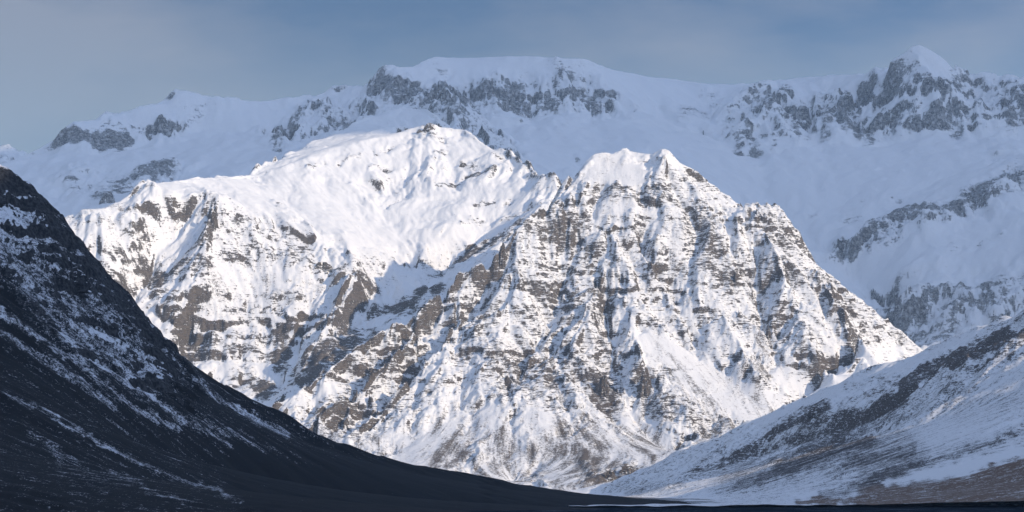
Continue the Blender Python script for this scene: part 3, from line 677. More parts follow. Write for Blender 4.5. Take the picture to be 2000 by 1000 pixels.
paintB = {
 'calm': [(1.0, 30, [(115, 262), (180, 262), (240, 268)]), (0.9, 22, [(790, 122), (860, 115), (960, 115), (1150, 120), (1240, 145)]), (0.7, 14, [(1790, 90), (1830, 110)])],
 'smooth': [
    (1.0, 30, [(300, 330), (380, 280), (470, 230), (520, 215)]), (1.0, 13, [(120, 306), (190, 312), (270, 322)]), (1.0, 40, [(1060, 290), (1200, 270), (1280, 280)]), (1.0, 50, [(1240, 330), (1330, 310), (1420, 340)]), (1.0, 50, [(1480, 370), (1600, 340), (1750, 320), (1880, 310)]),
    (1.0, 50, [(1560, 420), (1700, 380), (1850, 340)]), (1.0, 30, [(860, 130), (980, 125)]), (1.0, 30, [(1200, 160), (1420, 175)]), (1.0, 25, [(1560, 170), (1660, 160)]), (1.0, 28, [(1700, 520), (1850, 480), (1980, 440)]), (1.0, 26, [(1640, 530), (1760, 560)]),
    (0.9, 20, [(1900, 500), (2000, 480)]), (0.7, 18, [(240, 230), (320, 215)]), (0.7, 14, [(1330, 200), (1400, 240)]), (0.6, 14, [(880, 150), (960, 140)]), (0.8, 12, [(350, 190), (390, 190)]), (0.8, 26, [(420, 320), (520, 300)]),
 ],
 'rock': [
    (-0.8, 20, [(1780, 105), (1810, 110), (1840, 125)]), (-0.8, 16, [(1715, 160), (1750, 130)]), (-0.7, 8, [(1740, 205), (1800, 200), (1880, 195)]),
    (0.5, 20, [(880, 195), (960, 200), (1000, 185)]), (0.35, 20, [(1130, 180), (1180, 200)]), (0.4, 30, [(750, 185), (830, 195)]), (0.3, 26, [(1480, 190), (1560, 260)]), (0.35, 26, [(1610, 210), (1700, 260)]), (0.15, 40, [(1740, 190), (1880, 210)]), (-0.5, 9, [(1700, 215), (1790, 195), (1850, 190), (1900, 210)]), (-0.5, 8, [(1770, 150), (1800, 240)]), (0.35, 30, [(1960, 190), (2000, 230)]),
    (0.3, 22, [(620, 220), (700, 250)]), (0.3, 26, [(200, 370), (330, 330)]), (0.3, 16, [(1640, 480), (1760, 430), (1880, 390), (2000, 330)]), (0.0, 40, [(1740, 640), (1960, 590)]),
    (1.8, 17, [(122, 268), (170, 270), (240, 278)]), (0.7, 8, [(240, 290), (252, 292)]), (0.55, 9, [(260, 250), (300, 265), (345, 250)]), (0.35, 8, [(205, 245), (240, 250)]), (0.4, 5, [(332, 185), (336, 182)]),
    (0.6, 14, [(540, 280), (565, 255), (585, 235)]), (0.5, 10, [(610, 215), (620, 210)]), (0.45, 9, [(640, 245), (680, 240)]), (0.4, 8, [(660, 262), (690, 250)]), (0.3, 9, [(640, 225), (720, 190)]),
    (0.6, 12, [(735, 180), (750, 165)]), (0.7, 16, [(765, 190), (790, 180), (820, 185)]), (0.35, 10, [(845, 120), (870, 140)]), (0.55, 9, [(855, 195), (865, 180)]), (0.45, 12, [(890, 200), (960, 195)]), (0.45, 10, [(900, 185), (960, 180)]),
    (0.8, 18, [(1010, 170), (1020, 205)]), (0.45, 14, [(980, 200), (1000, 205)]), (0.8, 15, [(1060, 205), (1090, 210)]), (0.45, 12, [(1075, 185), (1100, 150)]), (0.55, 10, [(1140, 185), (1165, 208)]), (0.3, 12, [(1090, 130), (1110, 150)]), (0.3, 12, [(1210, 200), (1240, 215)]),
    (0.45, 14, [(850, 220), (900, 230)]), (0.4, 12, [(910, 245), (980, 290)]),
    (0.35, 12, [(1330, 225), (1380, 225)]), (0.3, 12, [(1370, 185), (1400, 200)]),
    (0.5, 14, [(1480, 215), (1520, 210)]), (0.35, 14, [(1510, 180), (1540, 175)]), (0.5, 12, [(1450, 260), (1440, 290)]), (0.5, 9, [(1470, 270), (1478, 295)]), (0.45, 9, [(1515, 265), (1510, 290)]), (0.45, 9, [(1560, 240), (1560, 265)]),
    (0.5, 11, [(1610, 230), (1612, 272)]), (0.5, 12, [(1645, 210), (1650, 255)]), (0.45, 9, [(1670, 240), (1672, 270)]), (0.5, 9, [(1700, 250), (1702, 275)]), (0.4, 12, [(1710, 150), (1740, 175)]), (0.55, 12, [(1740, 180), (1790, 165)]), (0.6, 14, [(1800, 175), (1860, 160)]),
    (0.55, 12, [(1740, 225), (1755, 225)]), (0.6, 12, [(1825, 220), (1870, 210)]), (0.5, 10, [(1860, 165), (1890, 190)]), (0.5, 9, [(1870, 250), (1865, 262)]), (0.4, 10, [(1910, 210), (1930, 215)]), (0.6, 12, [(1965, 210), (1975, 250)]), (0.5, 12, [(1990, 180), (2000, 220)]),
    (0.5, 7, [(1620, 500), (1660, 465), (1720, 445), (1760, 425)]), (0.4, 6, [(1700, 475), (1760, 460)]), (0.3, 6, [(1640, 510), (1600, 520)]), (0.35, 5, [(1570, 430), (1600, 425)]), (0.3, 5, [(1900, 480), (1960, 455)]), (0.6, 9, [(1750, 425), (1830, 412), (1880, 405)]), (0.6, 10, [(1870, 400), (1930, 360), (2000, 340)]), (0.4, 7, [(1930, 385), (2000, 375)]), (0.35, 6, [(1800, 440), (1850, 425)]), (0.3, 10, [(1650, 430), (1680, 430)]), (0.25, 10, [(1850, 475), (1870, 480)]),
    (0.3, 26, [(1740, 620), (1800, 620), (1850, 600)]), (0.5, 24, [(1880, 600), (1980, 575)]), (0.3, 18, [(1880, 620), (1960, 610)]), (0.45, 22, [(1740, 640), (1800, 670), (1860, 650)]), (0.4, 16, [(1820, 580), (2000, 550)]),
    (0.3, 12, [(120, 350), (200, 390)]), (0.45, 4, [(185, 330), (190, 334)]), (0.45, 4, [(150, 340), (156, 342)]), (0.4, 5, [(500, 330), (520, 325)]), (0.4, 4, [(1120, 300), (1150, 330)]), (0.4, 4, [(1170, 310), (1185, 325)]), (0.35, 4, [(1760, 330), (1766, 334)]), (0.4, 5, [(1740, 390), (1760, 392)]), (0.35, 5, [(1680, 395), (1690, 397)]), (0.6, 9, [(200, 385), (215, 390)]), (0.4, 12, [(230, 370), (280, 345), (340, 325)]), (0.3, 12, [(260, 340), (330, 330)]),
 ],
 'ledge': [(0.9, 50, [(1440, 210), (1980, 200)]), (0.9, 40, [(740, 185), (1180, 190)]), (0.8, 24, [(1640, 470), (1880, 400), (2000, 340)]), (0.5, 30, [(1740, 600), (1990, 590)])],
 'crag': [(0.9, 24, [(120, 268), (350, 255)]), (0.8, 40, [(740, 180), (1180, 190)]), (0.7, 50, [(1440, 220), (1980, 200)]), (0.8, 30, [(540, 260), (700, 220)]), (0.7, 40, [(1740, 620), (1980, 600)]), (0.6, 20, [(1640, 480), (1880, 400), (2000, 340)]), (0.5, 25, [(860, 210), (1000, 300)]), (0.5, 26, [(120, 360), (340, 330)])],
 'dust': [],
}
matB = mountain_material('high_snow_and_cliffs', 2.4, rockA=(0.09, 0.085, 0.085), rockB=(0.035, 0.034, 0.036), k=0.85, vert=1.3, lay=0.7, edge=(0.42, 0.68), solid=0.27, clean=0.6, rime=0.6)
pB = dict(base=22.0, blur=1, gblur=3, paint=paintB, ecrag=1.3, erode=[(420, 4, 0.45, 6), (120, 4, 0.5, 16)], fbm=[(300, 16, 3, 23), (70, 4, 3, 28)], ledge0=0.15, dip=(0.0, 0.0),
          strata=[(85, 0.8, 34, 0.55), (40, 0.8, 38, 0.55)], crag0=0.1, crags=[(70, 14, 53), (26, 6, 58)], rock_slope=(1.75, 1.2), patch=0.16, conc=0.012, rockw=0.75, smoothw=0.6, sme=0.4, flute=1.0, flutew=24.0, streak=12.0)
B_ = terrain('mountain', (-60, 2060, 3.4, -900, 2900), yrows((11000, 13400, 14), (13400, 15500, 9), (15500, 16500, 60)), linesB, pB, matB)
tag(B_, 'high blue snow wall with dark cliffs across the whole background', 'mountain', 'structure')

# far peak at the left edge
farP = L3([(-200, 330, 17.0), (-90, 320, 17.0), (-40, 300, 17.0), (0, 285, 17.0), (12, 280, 17.0), (24, 283, 17.0), (40, 292, 17.0), (66, 308, 17.0), (110, 330, 17.0), (260, 380, 17.0)])
pF = dict(base=25.0, blur=1, gblur=3, paint={'rock': [(0.3, 12, [(20, 300), (10, 290)])]}, erode=[(200, 3, 0.7, 6)], fbm=[(60, 3, 3, 28)], crag0=0.3, crags=[(60, 10, 53)], rock_slope=(1.25, 1.0), conc=0.0)
F_ = terrain('mountain', (-200, 260, 4.0), yrows((16000, 18000, 25)), [farP, behind(farP, 700, 500), behind(farP, -900, 500), L3([(12, 280, 17.0), (8, 330, 16.5)])], pF, matB)
tag(F_, 'small far pointed snow peak at the left edge behind the long wall', 'mountain', 'structure')

#@@RIGHT
# ================================================================== slope on the right
crestR = L3([(1150, 968, 7.0), (1170, 964, 6.9), (1205, 945, 6.8), (1250, 920, 6.68), (1300, 897, 6.6), (1330, 881, 6.53), (1380, 862, 6.45), (1430, 845, 6.38), (1480, 817, 6.3), (1540, 790, 6.2), (1600, 762, 6.12), (1650, 745, 6.06), (1700, 716, 6.0),
             (1745, 706, 5.95), (1800, 690, 5.85), (1850, 662, 5.75), (1900, 642, 5.67), (1950, 625, 5.58), (2000, 607, 5.5), (2100, 565, 5.38), (2250, 500, 5.25), (2600, 400, 5.1), (2900, 340, 5.0)])
rimN = L3([(1500, 979, 3.9), (1560, 977, 3.75), (1640, 968, 3.7), (1700, 960, 3.68), (1750, 952, 3.66), (1800, 943, 3.64), (1850, 929, 3.62), (1930, 908, 3.6), (2000, 893, 3.58), (2100, 870, 3.55), (2250, 830, 3.5)])
linesR = [crestR, behind(crestR, 350, 150), behind(crestR, 900, 300),
    L3([(1170, 967, 6.6), (1230, 969, 6.0), (1300, 973, 5.1), (1400, 975, 4.6), (1500, 977, 4.3), (1560, 978, 4.05)]),
    L3([(2250, 690, 4.8), (2000, 770, 4.9), (1900, 800, 5.0), (1800, 830, 5.1), (1700, 860, 5.15), (1600, 885, 5.25), (1500, 915, 5.3), (1400, 935, 5.5), (1300, 950, 5.8)]),
    L3([(2250, 800, 4.2), (2000, 860, 4.2), (1900, 885, 4.25), (1800, 910, 4.3), (1700, 930, 4.4), (1600, 948, 4.5), (1500, 962, 4.6), (1400, 968, 4.85)]),
    L3([(2250, 835, 3.75), (2000, 896, 3.75), (1930, 911, 3.78), (1850, 932, 3.8), (1750, 955, 3.82), (1640, 970, 3.88), (1560, 978, 3.95)]),
    # ribs and furrows that cross the slope
    L3([(2000, 655, 5.25), (1900, 690, 5.35), (1800, 735, 5.45), (1700, 790, 5.6), (1600, 800, 5.75), (1560, 815, 5.85), (1500, 850, 5.95), (1400, 895, 6.1)]),
    L3([(2000, 680, 5.32), (1950, 700, 5.36), (1880, 740, 5.4), (1800, 790, 5.45), (1730, 830, 5.5), (1640, 850, 5.62), (1560, 872, 5.72), (1470, 905, 5.85)]),
    L3([(2000, 760, 4.98), (1900, 770, 5.12), (1830, 800, 5.17), (1740, 845, 5.25), (1640, 870, 5.35), (1540, 890, 5.5)]),
    rimN, 
    L3([(2250, 900, 3.35), (2000, 940, 3.38), (1900, 953, 3.4), (1800, 965, 3.42), (1700, 973, 3.45), (1600, 981, 3.5)]),
    L3([(2250, 985, 2.95), (2000, 987, 3.0), (1900, 986, 3.08), (1800, 985, 3.15), (1700, 984, 3.22), (1600, 984, 3.3), (1480, 983, 3.5), (1350, 977, 4.3)]),
    [(x, 2700.0, -14.0) for x in np.linspace(0, 900, 8)],
    [(30.0, 3500.0, -6.0), (60, 4000, -6.0), (100, 4500, -6.0), (120, 5500, -7.0), (120.0, 6500.0, -7.0)],
]
paintR = {
 'smooth': [(0.8, 11, [(1480, 826), (1650, 756), (1800, 702), (1900, 654)]), (0.8, 14, [(2000, 722), (1930, 750), (1870, 800)]), (0.9, 30, [(2000, 760), (1920, 800)]), (0.6, 22, [(1560, 840), (1680, 790)]), (0.9, 45, [(1700, 890), (1900, 840)]), (0.9, 10, [(1560, 973), (1700, 955), (1850, 920), (2000, 883)]),
            (0.7, 30, [(1400, 930), (1600, 930)]), (0.95, 40, [(1750, 975), (2000, 950)])],
 'rock': [(0.5, 7, [(1480, 880), (1400, 915), (1330, 935)]), (0.45, 7, [(1660, 850), (1560, 885), (1500, 900)]), (0.45, 6, [(1800, 780), (1700, 815), (1650, 840)]), (0.4, 6, [(1900, 735), (1840, 765)]), (0.35, 6, [(1420, 880), (1340, 910)]), (0.4, 7, [(1700, 860), (1620, 880)]), (1.0, 13, [(2010, 648), (1930, 674), (1860, 707)]), (0.6, 7, [(2010, 690), (1950, 700), (1890, 725)]), (0.9, 11, [(1870, 695), (1800, 732), (1770, 755)]), (0.35, 8, [(1770, 745), (1730, 760), (1700, 775)]), (0.75, 11, [(1610, 795), (1570, 810), (1550, 825)]), (0.5, 7, [(1540, 830), (1480, 870), (1440, 890)]), (0.45, 7, [(1690, 770), (1640, 790)]),
          (0.3, 10, [(1440, 890), (1370, 940)]), (0.45, 8, [(1770, 800), (1740, 805)]), (0.35, 9, [(1900, 760), (1840, 775)]), (0.25, 14, [(1640, 850), (1560, 870)]), (0.4, 12, [(2000, 840), (1980, 850)]), (0.3, 7, [(1720, 735), (1650, 760)]), (0.25, 10, [(1560, 900), (1500, 910)])],
 'ledge': [(0.6, 30, [(2000, 660), (1800, 730), (1560, 820)])],
 'crag': [(1.0, 24, [(2000, 660), (1800, 730), (1720, 790)]), (0.8, 20, [(1620, 795), (1500, 860), (1400, 900)])],
 'dust': [(0.4, 60, [(1250, 940), (1400, 905), (1550, 880)]), (0.5, 60, [(1450, 950), (1600, 920), (1750, 900)]), (0.35, 70, [(1650, 880), (1850, 830), (2000, 810)]), (0.25, 60, [(1600, 850), (1800, 780), (2000, 740)]), (0.25, 26, [(1700, 935), (1850, 890), (2000, 860)]),
          (0.15, 60, [(1560, 800), (1750, 740), (1950, 680)]), (1.0, 8, [(1600, 968), (1720, 948)]), (1.3, 22, [(1700, 972), (1800, 962), (2000, 930)]), (1.3, 24, [(1850, 970), (2020, 960)]), (1.3, 8, [(1560, 981), (1700, 978), (2000, 980)]), (1.0, 10, [(1900, 925), (2020, 900)]),
          (-0.5, 7, [(1560, 972), (1700, 953), (1850, 918), (2000, 880)]), (0.4, 12, [(1520, 920), (1620, 880), (1700, 865)]), (0.4, 10, [(1440, 950), (1560, 915)]), (0.4, 10, [(1660, 905), (1780, 880)]), (0.5, 9, [(1700, 935), (1850, 895), (1980, 850)]), (0.4, 10, [(1200, 960), (1330, 950)]), (0.35, 9, [(1640, 850), (1760, 810)])],
 'veg': [(1.0, 22, [(1700, 972), (1800, 962), (2000, 930)]), (1.0, 24, [(1850, 970), (2020, 960)]), (1.0, 8, [(1560, 981), (1700, 978), (2000, 980)]), (1.0, 10, [(1900, 925), (2020, 900)])],
}
matR = mountain_material('thin_snow_over_scree', 0.8, scree=(0.10, 0.085, 0.075), solid=0.2, veg=(0.19, 0.125, 0.085), fine=0.30, streakw=0.08, k=1.0)
pR = dict(base=11.0, blur=1, gblur=3, paint=paintR, erode=[(120, 4, 0.45, 3), (36, 2, 0.3, 13)], fbm=[(60, 3, 3, 24)], ledge0=0.1, dip=(-0.22, -0.08),
          strata=[(26, 0.6, 36, 0.5)], crag0=0.05, crags=[(22, 4.0, 54), (9, 1.8, 59)], rock_slope=(1.25, 1.0), patch=0.12, conc=0.05, rockw=0.8, streak=2.6)
R_ = terrain('hillside', (1120, 2060, 2.5, 1110, 2900), yrows((2800, 5000, 6.0), (5000, 7050, 6.0), (7050, 7500, 30)), linesR, pR, matR)
tag(R_, 'snow dusted slope with a rock band falling from the right edge to the valley floor', 'hillside', 'structure')

#@@LEFT
# ================================================================== dark slope on the left
silL = [(-800, -80, 2.7), (-400, 60, 2.75), (-160, 230, 2.78), (-60, 290, 2.8), (0, 318, 2.8), (20, 330, 2.81), (50, 355, 2.82), (75, 375, 2.83), (100, 392, 2.84), (120, 415, 2.85), (135, 440, 2.86), (150, 455, 2.86), (160, 470, 2.87), (175, 490, 2.87), (200, 515, 2.88), (205, 535, 2.88), (215, 545, 2.88),
        (240, 565, 2.89), (265, 590, 2.9), (280, 610, 2.9), (300, 627, 2.9), (330, 660, 2.91), (345, 680, 2.91), (356, 702, 2.92), (400, 730, 2.93), (450, 757, 2.94), (500, 785, 2.95), (560, 815, 2.97), (610, 843, 2.98), (660, 865, 3.0), (720, 885, 3.02), (800, 905, 3.04),
        (900, 922, 3.07), (1000, 943, 3.1), (1100, 959, 3.13), (1200, 969, 3.15), (1300, 977, 3.17), (1400, 983, 3.18), (1470, 988, 3.19), (1490, 992, 3.19), (1530, 1000, 3.2)]
crestL = L3(silL)
linesL = [crestL, behind(crestL, 150, 40), behind(crestL, 500, 160),
    L3([(-160, 560, 2.5), (0, 600, 2.52), (80, 640, 2.56), (160, 670, 2.6), (240, 700, 2.66), (320, 735, 2.74), (360, 760, 2.8), (450, 800, 2.86), (600, 870, 2.9), (800, 925, 2.96), (1000, 957, 3.02), (1200, 977, 3.05), (1400, 989, 3.08)]),
    L3([(-160, 380, 2.72), (0, 430, 2.73), (100, 500, 2.75), (200, 590, 2.79), (280, 660, 2.82), (340, 720, 2.84)]),
    L3([(-160, 720, 2.2), (0, 765, 2.2), (150, 820, 2.3), (300, 880, 2.45), (500, 940, 2.6), (700, 972, 2.7), (900, 985, 2.8), (1100, 994, 2.85), (1300, 1003, 2.85)]),
    L3([(-160, 850, 1.85), (0, 880, 1.85), (200, 940, 2.0), (400, 985, 2.15), (600, 1003, 2.3), (900, 1012, 2.4), (1200, 1014, 2.4)]),
    L3([(-160, 1010, 1.4), (0, 1020, 1.4), (300, 1035, 1.5), (700, 1045, 1.55), (1100, 1045, 1.6), (1300, 1030, 1.9), (1450, 1012, 2.3), (1540, 1003, 2.7)]),
]
paintL = {
 'smooth': [(0.85, 60, [(0, 740), (150, 800), (300, 870), (500, 930)]), (0.85, 60, [(0, 870), (200, 950), (400, 990)]), (0.85, 40, [(420, 810), (600, 900), (900, 960)]), (0.85, 35, [(1000, 970), (1400, 995)]), (0.7, 22, [(0, 640), (100, 690), (200, 740), (330, 800)]), (0.8, 60, [(600, 980), (900, 1000)])],
 'rock': [(-0.7, 46, [(0, 420), (60, 500), (150, 600), (260, 700)]), (-0.3, 26, [(40, 400), (120, 500)]), (0.5, 16, [(20, 350), (120, 450), (200, 550), (280, 640), (345, 710)]), (0.6, 16, [(120, 540), (170, 560)]), (0.5, 12, [(300, 690), (355, 745)])],
 'ledge': [(1.1, 90, [(0, 400), (80, 500), (200, 610), (300, 690)])],
 'crag': [(1.0, 80, [(0, 400), (80, 500), (200, 610), (300, 690)])],
 'dust': [(1.0, 500, [(200, 800), (900, 900)]), (-0.38, 80, [(0, 420), (80, 510), (190, 620), (290, 690)]), (0.3, 60, [(500, 930), (900, 980), (1300, 1000)]), (-0.45, 7, [(0, 610), (80, 660), (160, 710), (250, 790), (350, 840)]), (-0.35, 9, [(0, 650), (100, 710), (220, 790)]), (-0.35, 7, [(120, 660), (220, 720), (330, 800), (450, 870)]), (-0.4, 4.5, [(0, 765), (80, 800), (160, 845), (240, 890), (340, 930), (470, 975)]),
          (-0.1, 10, [(100, 870), (120, 920), (160, 970)]), (-0.15, 12, [(60, 850), (200, 950)]), (-0.25, 6, [(220, 920), (300, 960), (380, 985)]), (-0.45, 8, [(380, 750), (450, 790), (560, 850)]), (-0.3, 9, [(380, 810), (500, 870), (620, 910)]), (-0.35, 9, [(180, 640), (320, 730)])],
 'veg': [(0.9, 500, [(200, 950), (900, 950)])],
}
matL = mountain_material('shade_blue_heath_slope', 0.55, rockA=(0.028, 0.028, 0.030), rockB=(0.010, 0.0105, 0.012), scree=(0.011, 0.012, 0.014), veg=(0.006, 0.0065, 0.0075), fine=0.56, streakw=0.085, solid=0.3, k=0.55, snow=(0.8, 0.82, 0.85), lay=1.3)  # bluish near-black base colours hold part of the slope's blue shade
pL = dict(base=7.0, blur=1, gblur=3, paint=paintL, erode=[(60, 4, 0.5, 5), (20, 2, 0.2, 15)], fbm=[(30, 1.6, 3, 25), (8, 0.5, 3, 29)], ledge0=0.0, dip=(0.14, 0.0),
          strata=[(19, 1.0, 39, 0.55), (8, 0.9, 42, 0.55)], crag0=0.0, crags=[(16, 2.4, 56), (6, 1.0, 60)], rock_slope=(1.12, 0.75), patch=0.25, conc=0.08, streak=1.9)
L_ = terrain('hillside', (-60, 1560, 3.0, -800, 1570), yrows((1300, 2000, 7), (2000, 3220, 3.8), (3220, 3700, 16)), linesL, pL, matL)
tag(L_, 'dark heath slope in deep shade with ledges of rock, falling from the left edge to the river', 'hillside', 'structure')

#@@OUTCROPS
# ================================================================== crags that stand clear of the slopes
def outcrop(parent, u, v, w, h, d, seed, label, jag=0.35):
    """one upstanding crag: blocky, layered, flat ledges; w wide, h above the slope, d deep, in metres"""
    V, uu, vv = HF[parent.name]
    D2 = (uu - u) ** 2 + (vv - v) ** 2
    cand = np.argwhere(D2 < max(D2.min() * 1.5, 16.0))
    j, i = min(cand.tolist(), key=lambda c: V[c[0], c[1], 1])
    bx_, by_, bz_ = (float(q) for q in V[j, i])
    nA, nH = 40, 22
    th, tt = np.meshgrid(np.linspace(0, 2 * np.pi, nA, endpoint=False), np.linspace(0, 1, nH))
    lay = np.floor(tt * 5 + 0.6 * gn(th * 2 + seed, tt * 3, seed)) / 5
    prof = (1.05 - 0.55 * lay - 0.25 * tt ** 3)
    r = prof * (1 + jag * gn(np.cos(th) * 1.3 + seed * 3.1, np.sin(th) * 1.3 + tt * 0.6, seed) + 0.22 * gn(np.cos(th) * 4 + seed, np.sin(th) * 4 + lay * 3, seed + 2) + 0.10 * gn(th * 9, tt * 7, seed + 4))
    r[-1] *= 0.02
    X = np.cos(th) * r * w / 2; Y = np.sin(th) * r * d / 2
    Z = -0.55 * h + tt * 1.45 * h * (1 + 0.35 * gn(np.cos(th) + seed * 2.3, np.sin(th) * 1.2, seed + 6)) + 0.06 * h * gn(X / w * 6, Y / w * 6, seed + 8)
    vs = np.stack([X, Y, Z], -1).reshape(-1, 3)
    fs = [(a * nA + b, a * nA + (b + 1) % nA, (a + 1) * nA + (b + 1) % nA, (a + 1) * nA + b) for a in range(nH - 1) for b in range(nA)]
    fs.append(tuple((nH - 1) * nA + b for b in range(nA)))
    me = bpy.data.meshes.new('rock_outcrop'); me.from_pydata(vs.tolist(), [], fs)
    at_ = me.attributes.new('rock', 'FLOAT', 'POINT')
    me.update()
    nz = np.zeros(len(vs) * 3, F32); me.vertices.foreach_get('normal', nz); nz = nz.reshape(-1, 3)[:, 2]
    at_.data.foreach_set('value', (1.0 - 1.0 * sstep(0.35, 0.8, nz)).astype(F32))
    for k in ('dust', 'streak', 'veg'): me.attributes.new(k, 'FLOAT', 'POINT')
    me.materials.append(parent.data.materials[0])
    o = bpy.data.objects.new('rock_outcrop', me); COL.objects.link(o)
    o.location = (bx_, by_ + d * 0.15, bz_); o.parent = parent; o['label'] = label
    return o
outcrop(D_, 836, 250, 44, 20, 30, 1, 'small dark rock knob on the very top of the sunlit snow dome', 0.6)
outcrop(D_, 822, 254, 22, 9, 18, 2, 'low rock just left of the knob on the snow dome')
outcrop(D_, 906, 322, 30, 12, 20, 3, 'lone rock in the snow below the dome summit', 0.6)
outcrop(D_, 420, 440, 26, 42, 30, 4, 'dark rock spire rising above the left snow gully', 0.4)
outcrop(D_, 632, 522, 70, 16, 30, 5, 'low dark cliff at the lower lip of the snow bowl')
outcrop(C_, 1228, 922, 50, 22, 30, 6, 'brown bare crag at the foot of the pyramid')
outcrop(C_, 1196, 934, 34, 24, 30, 7, 'brown square buttress left of the bare crag at the pyramid foot', 0.3)
outcrop(C_, 1258, 765, 48, 60, 40, 8, 'tall dark buttress beside the right snow apron')
outcrop(C_, 1182, 765, 40, 46, 36, 9, 'dark buttress at the head of the central scree cone')
outcrop(C_, 1500, 656, 22, 26, 22, 10, 'small dark fang of rock above the right gully', 0.5)
outcrop(C_, 984, 505, 34, 52, 34, 11, 'dark tower on the left edge ridge of the pyramid', 0.45)
outcrop(B_, 212, 392, 80, 46, 50, 12, 'dark square crag low on the left of the background wall')
outcrop(B_, 864, 192, 56, 50, 50, 13, 'pointed dark tower in front of the background cliffs', 0.4)
outcrop(R_, 1592, 806, 36, 14, 20, 14, 'dark block at the lower end of the rock band on the right slope')
outcrop(L_, 152, 556, 26, 14, 18, 15, 'large black crag among the ledges of the left slope')

#@@VALLEY
# ================================================================== valley floor, river
def sheet(name, xs, ys, zf, mat):
    X, Y = np.meshgrid(xs, ys)
    V = np.stack([X, Y, zf(X.astype(F32), Y.astype(F32)) + 0 * X], -1)
    one = np.ones_like(X)
    return make_mesh(name, V, len(ys), len(xs), {}, mat)

def simple(name, fn):
    m = bpy.data.materials.new(name); m.use_nodes = True
    nt = m.node_tree; bs = nt.nodes['Principled BSDF']
    fn(nt, bs, nt.nodes.new('ShaderNodeTexCoord').outputs['Object'])
    return m

def ground_fn(nt, bs, tc):
    n = noise(nt, tc, 0.02, 6, 0.6, (0.35, 1.6, 1)); n2 = noise(nt, tc, 0.2, 4, 0.6)
    f = mth(nt, 'MULTIPLY_ADD', n2, 0.3, n)
    c = mixc(nt, ss(nt, n2, 0.3, 0.7), (0.07, 0.055, 0.04), (0.13, 0.10, 0.07))
    nt.links.new(mixc(nt, ss(nt, f, 0.62, 0.76), c, (0.7, 0.72, 0.75)), bs.inputs['Base Color'])
    bs.inputs['Roughness'].default_value = 0.9
matG = simple('valley_gravel_with_snow', ground_fn)
xs = np.concatenate([-np.geomspace(90000, 1500, 14), np.arange(-1400, 1600, 100.0), np.geomspace(1600, 90000, 14)])
ys = np.concatenate([-np.geomspace(60000, 800, 12), np.arange(-700, 9000, 100.0), np.geomspace(9100, 120000, 16)])
def gz(X, Y):
    hole = 1 - sstep(16, 60, np.sqrt(X * X + Y * Y))       # the knoll the camera stands on
    riv = sstep(1150, 1250, Y) * (1 - sstep(3080, 3160, Y))
    return 18.3 * (1 - sstep(15, 420, np.sqrt(X * X + Y * Y))) - 1.2 * riv + 0.0 * hole
G_ = sheet('ground', xs, ys, gz, matG)
tag(G_, 'flat gravel valley floor with thin snow between the slopes', 'valley floor', 'structure')

def gravel_bed_fn(nt, bs, tc):  # drawn as matte dark wet gravel of the river bed, without water reflection
    bs.inputs['Base Color'].default_value = (0.012, 0.02, 0.03, 1)
    n = noise(nt, tc, 0.05, 4, 0.65, (0.25, 1.0, 1)); n2 = noise(nt, tc, 0.6, 3, 0.6, (0.5, 1, 1))
    foam = ss(nt, mth(nt, 'MULTIPLY_ADD', n2, 0.25, n), 0.74, 0.80)
    nt.links.new(mixc(nt, foam, (0.012, 0.02, 0.03), (0.5, 0.55, 0.6)), bs.inputs['Base Color'])
    bs.inputs['Roughness'].default_value = 1.0
    bs.inputs['Specular IOR Level'].default_value = 0.0
    b = nd(nt, 'ShaderNodeBump'); b.inputs['Strength'].default_value = 0.6; b.inputs['Distance'].default_value = 0.4
    nt.links.new(n2, b.inputs['Height']); nt.links.new(b.outputs[0], bs.inputs['Normal'])
W_ = sheet('river', np.linspace(-900, 1500, 25), np.linspace(1180, 3130, 20), lambda X, Y: -0.35 + 0 * X, simple('dark_wet_gravel_bed', gravel_bed_fn))
tag(W_, 'dark wet gravel bed of the braided river along the bottom right of the picture', 'river', 'structure')

#@@SHADERS_OUT
# ================================================================== mountain outside the frame that shades the near slopes
rng = random.Random(3)
lineO = [(900, -2500, 500), (1300, -1200, 1000), (1700, 0, 1300), (2100, 900, 1600), (2500, 1700, 1700), (3000, 2500, 1600), (3700, 3300, 1250), (4700, 4200, 950), (5600, 5000, 600)]
def ridge_block(name, crest, half, mat, seed):
    """closed ridge mesh, both flanks down to the ground"""
    xs_ = np.linspace(0, 1, 90); ts = np.linspace(-1, 1, 61)
    cx = np.interp(xs_, np.linspace(0, 1, len(crest)), [c[0] for c in crest]); cy = np.interp(xs_, np.linspace(0, 1, len(crest)), [c[1] for c in crest]); cz = np.interp(xs_, np.linspace(0, 1, len(crest)), [c[2] for c in crest])
    tx = np.gradient(cx); ty = np.gradient(cy); m = np.hypot(tx, ty); nx_, ny_ = -ty / m, tx / m
    T, I = np.meshgrid(ts, np.arange(90))
    X = cx[I] + nx_[I] * T * half; Y = cy[I] + ny_[I] * T * half
    prof = (1 - np.abs(T)) ** 1.15
    Z = cz[I] * prof * (1 + 0.22 * fbm(X / 500, Y / 500, 4, seed)) + 40 * fbm(X / 200, Y / 200, 4, seed + 3, ridged=True) * prof - 30 * np.abs(T)
    V = np.stack([X, Y, Z], -1)
    k = np.full_like(X, 0.45) + 0.3 * fbm(X / 150, Z / 60, 3, 9)
    return make_mesh(name, V, 90, 61, {'rock': k, 'dust': 0 * k + 0.5, 'streak': 0 * k, 'veg': 0 * k + 0.6}, mat)
O_ = ridge_block('mountain', lineO, 1250, matL, 5)
tag(O_, 'dark valley side out of view on the right that keeps the sun off the near slope', 'mountain', 'structure')

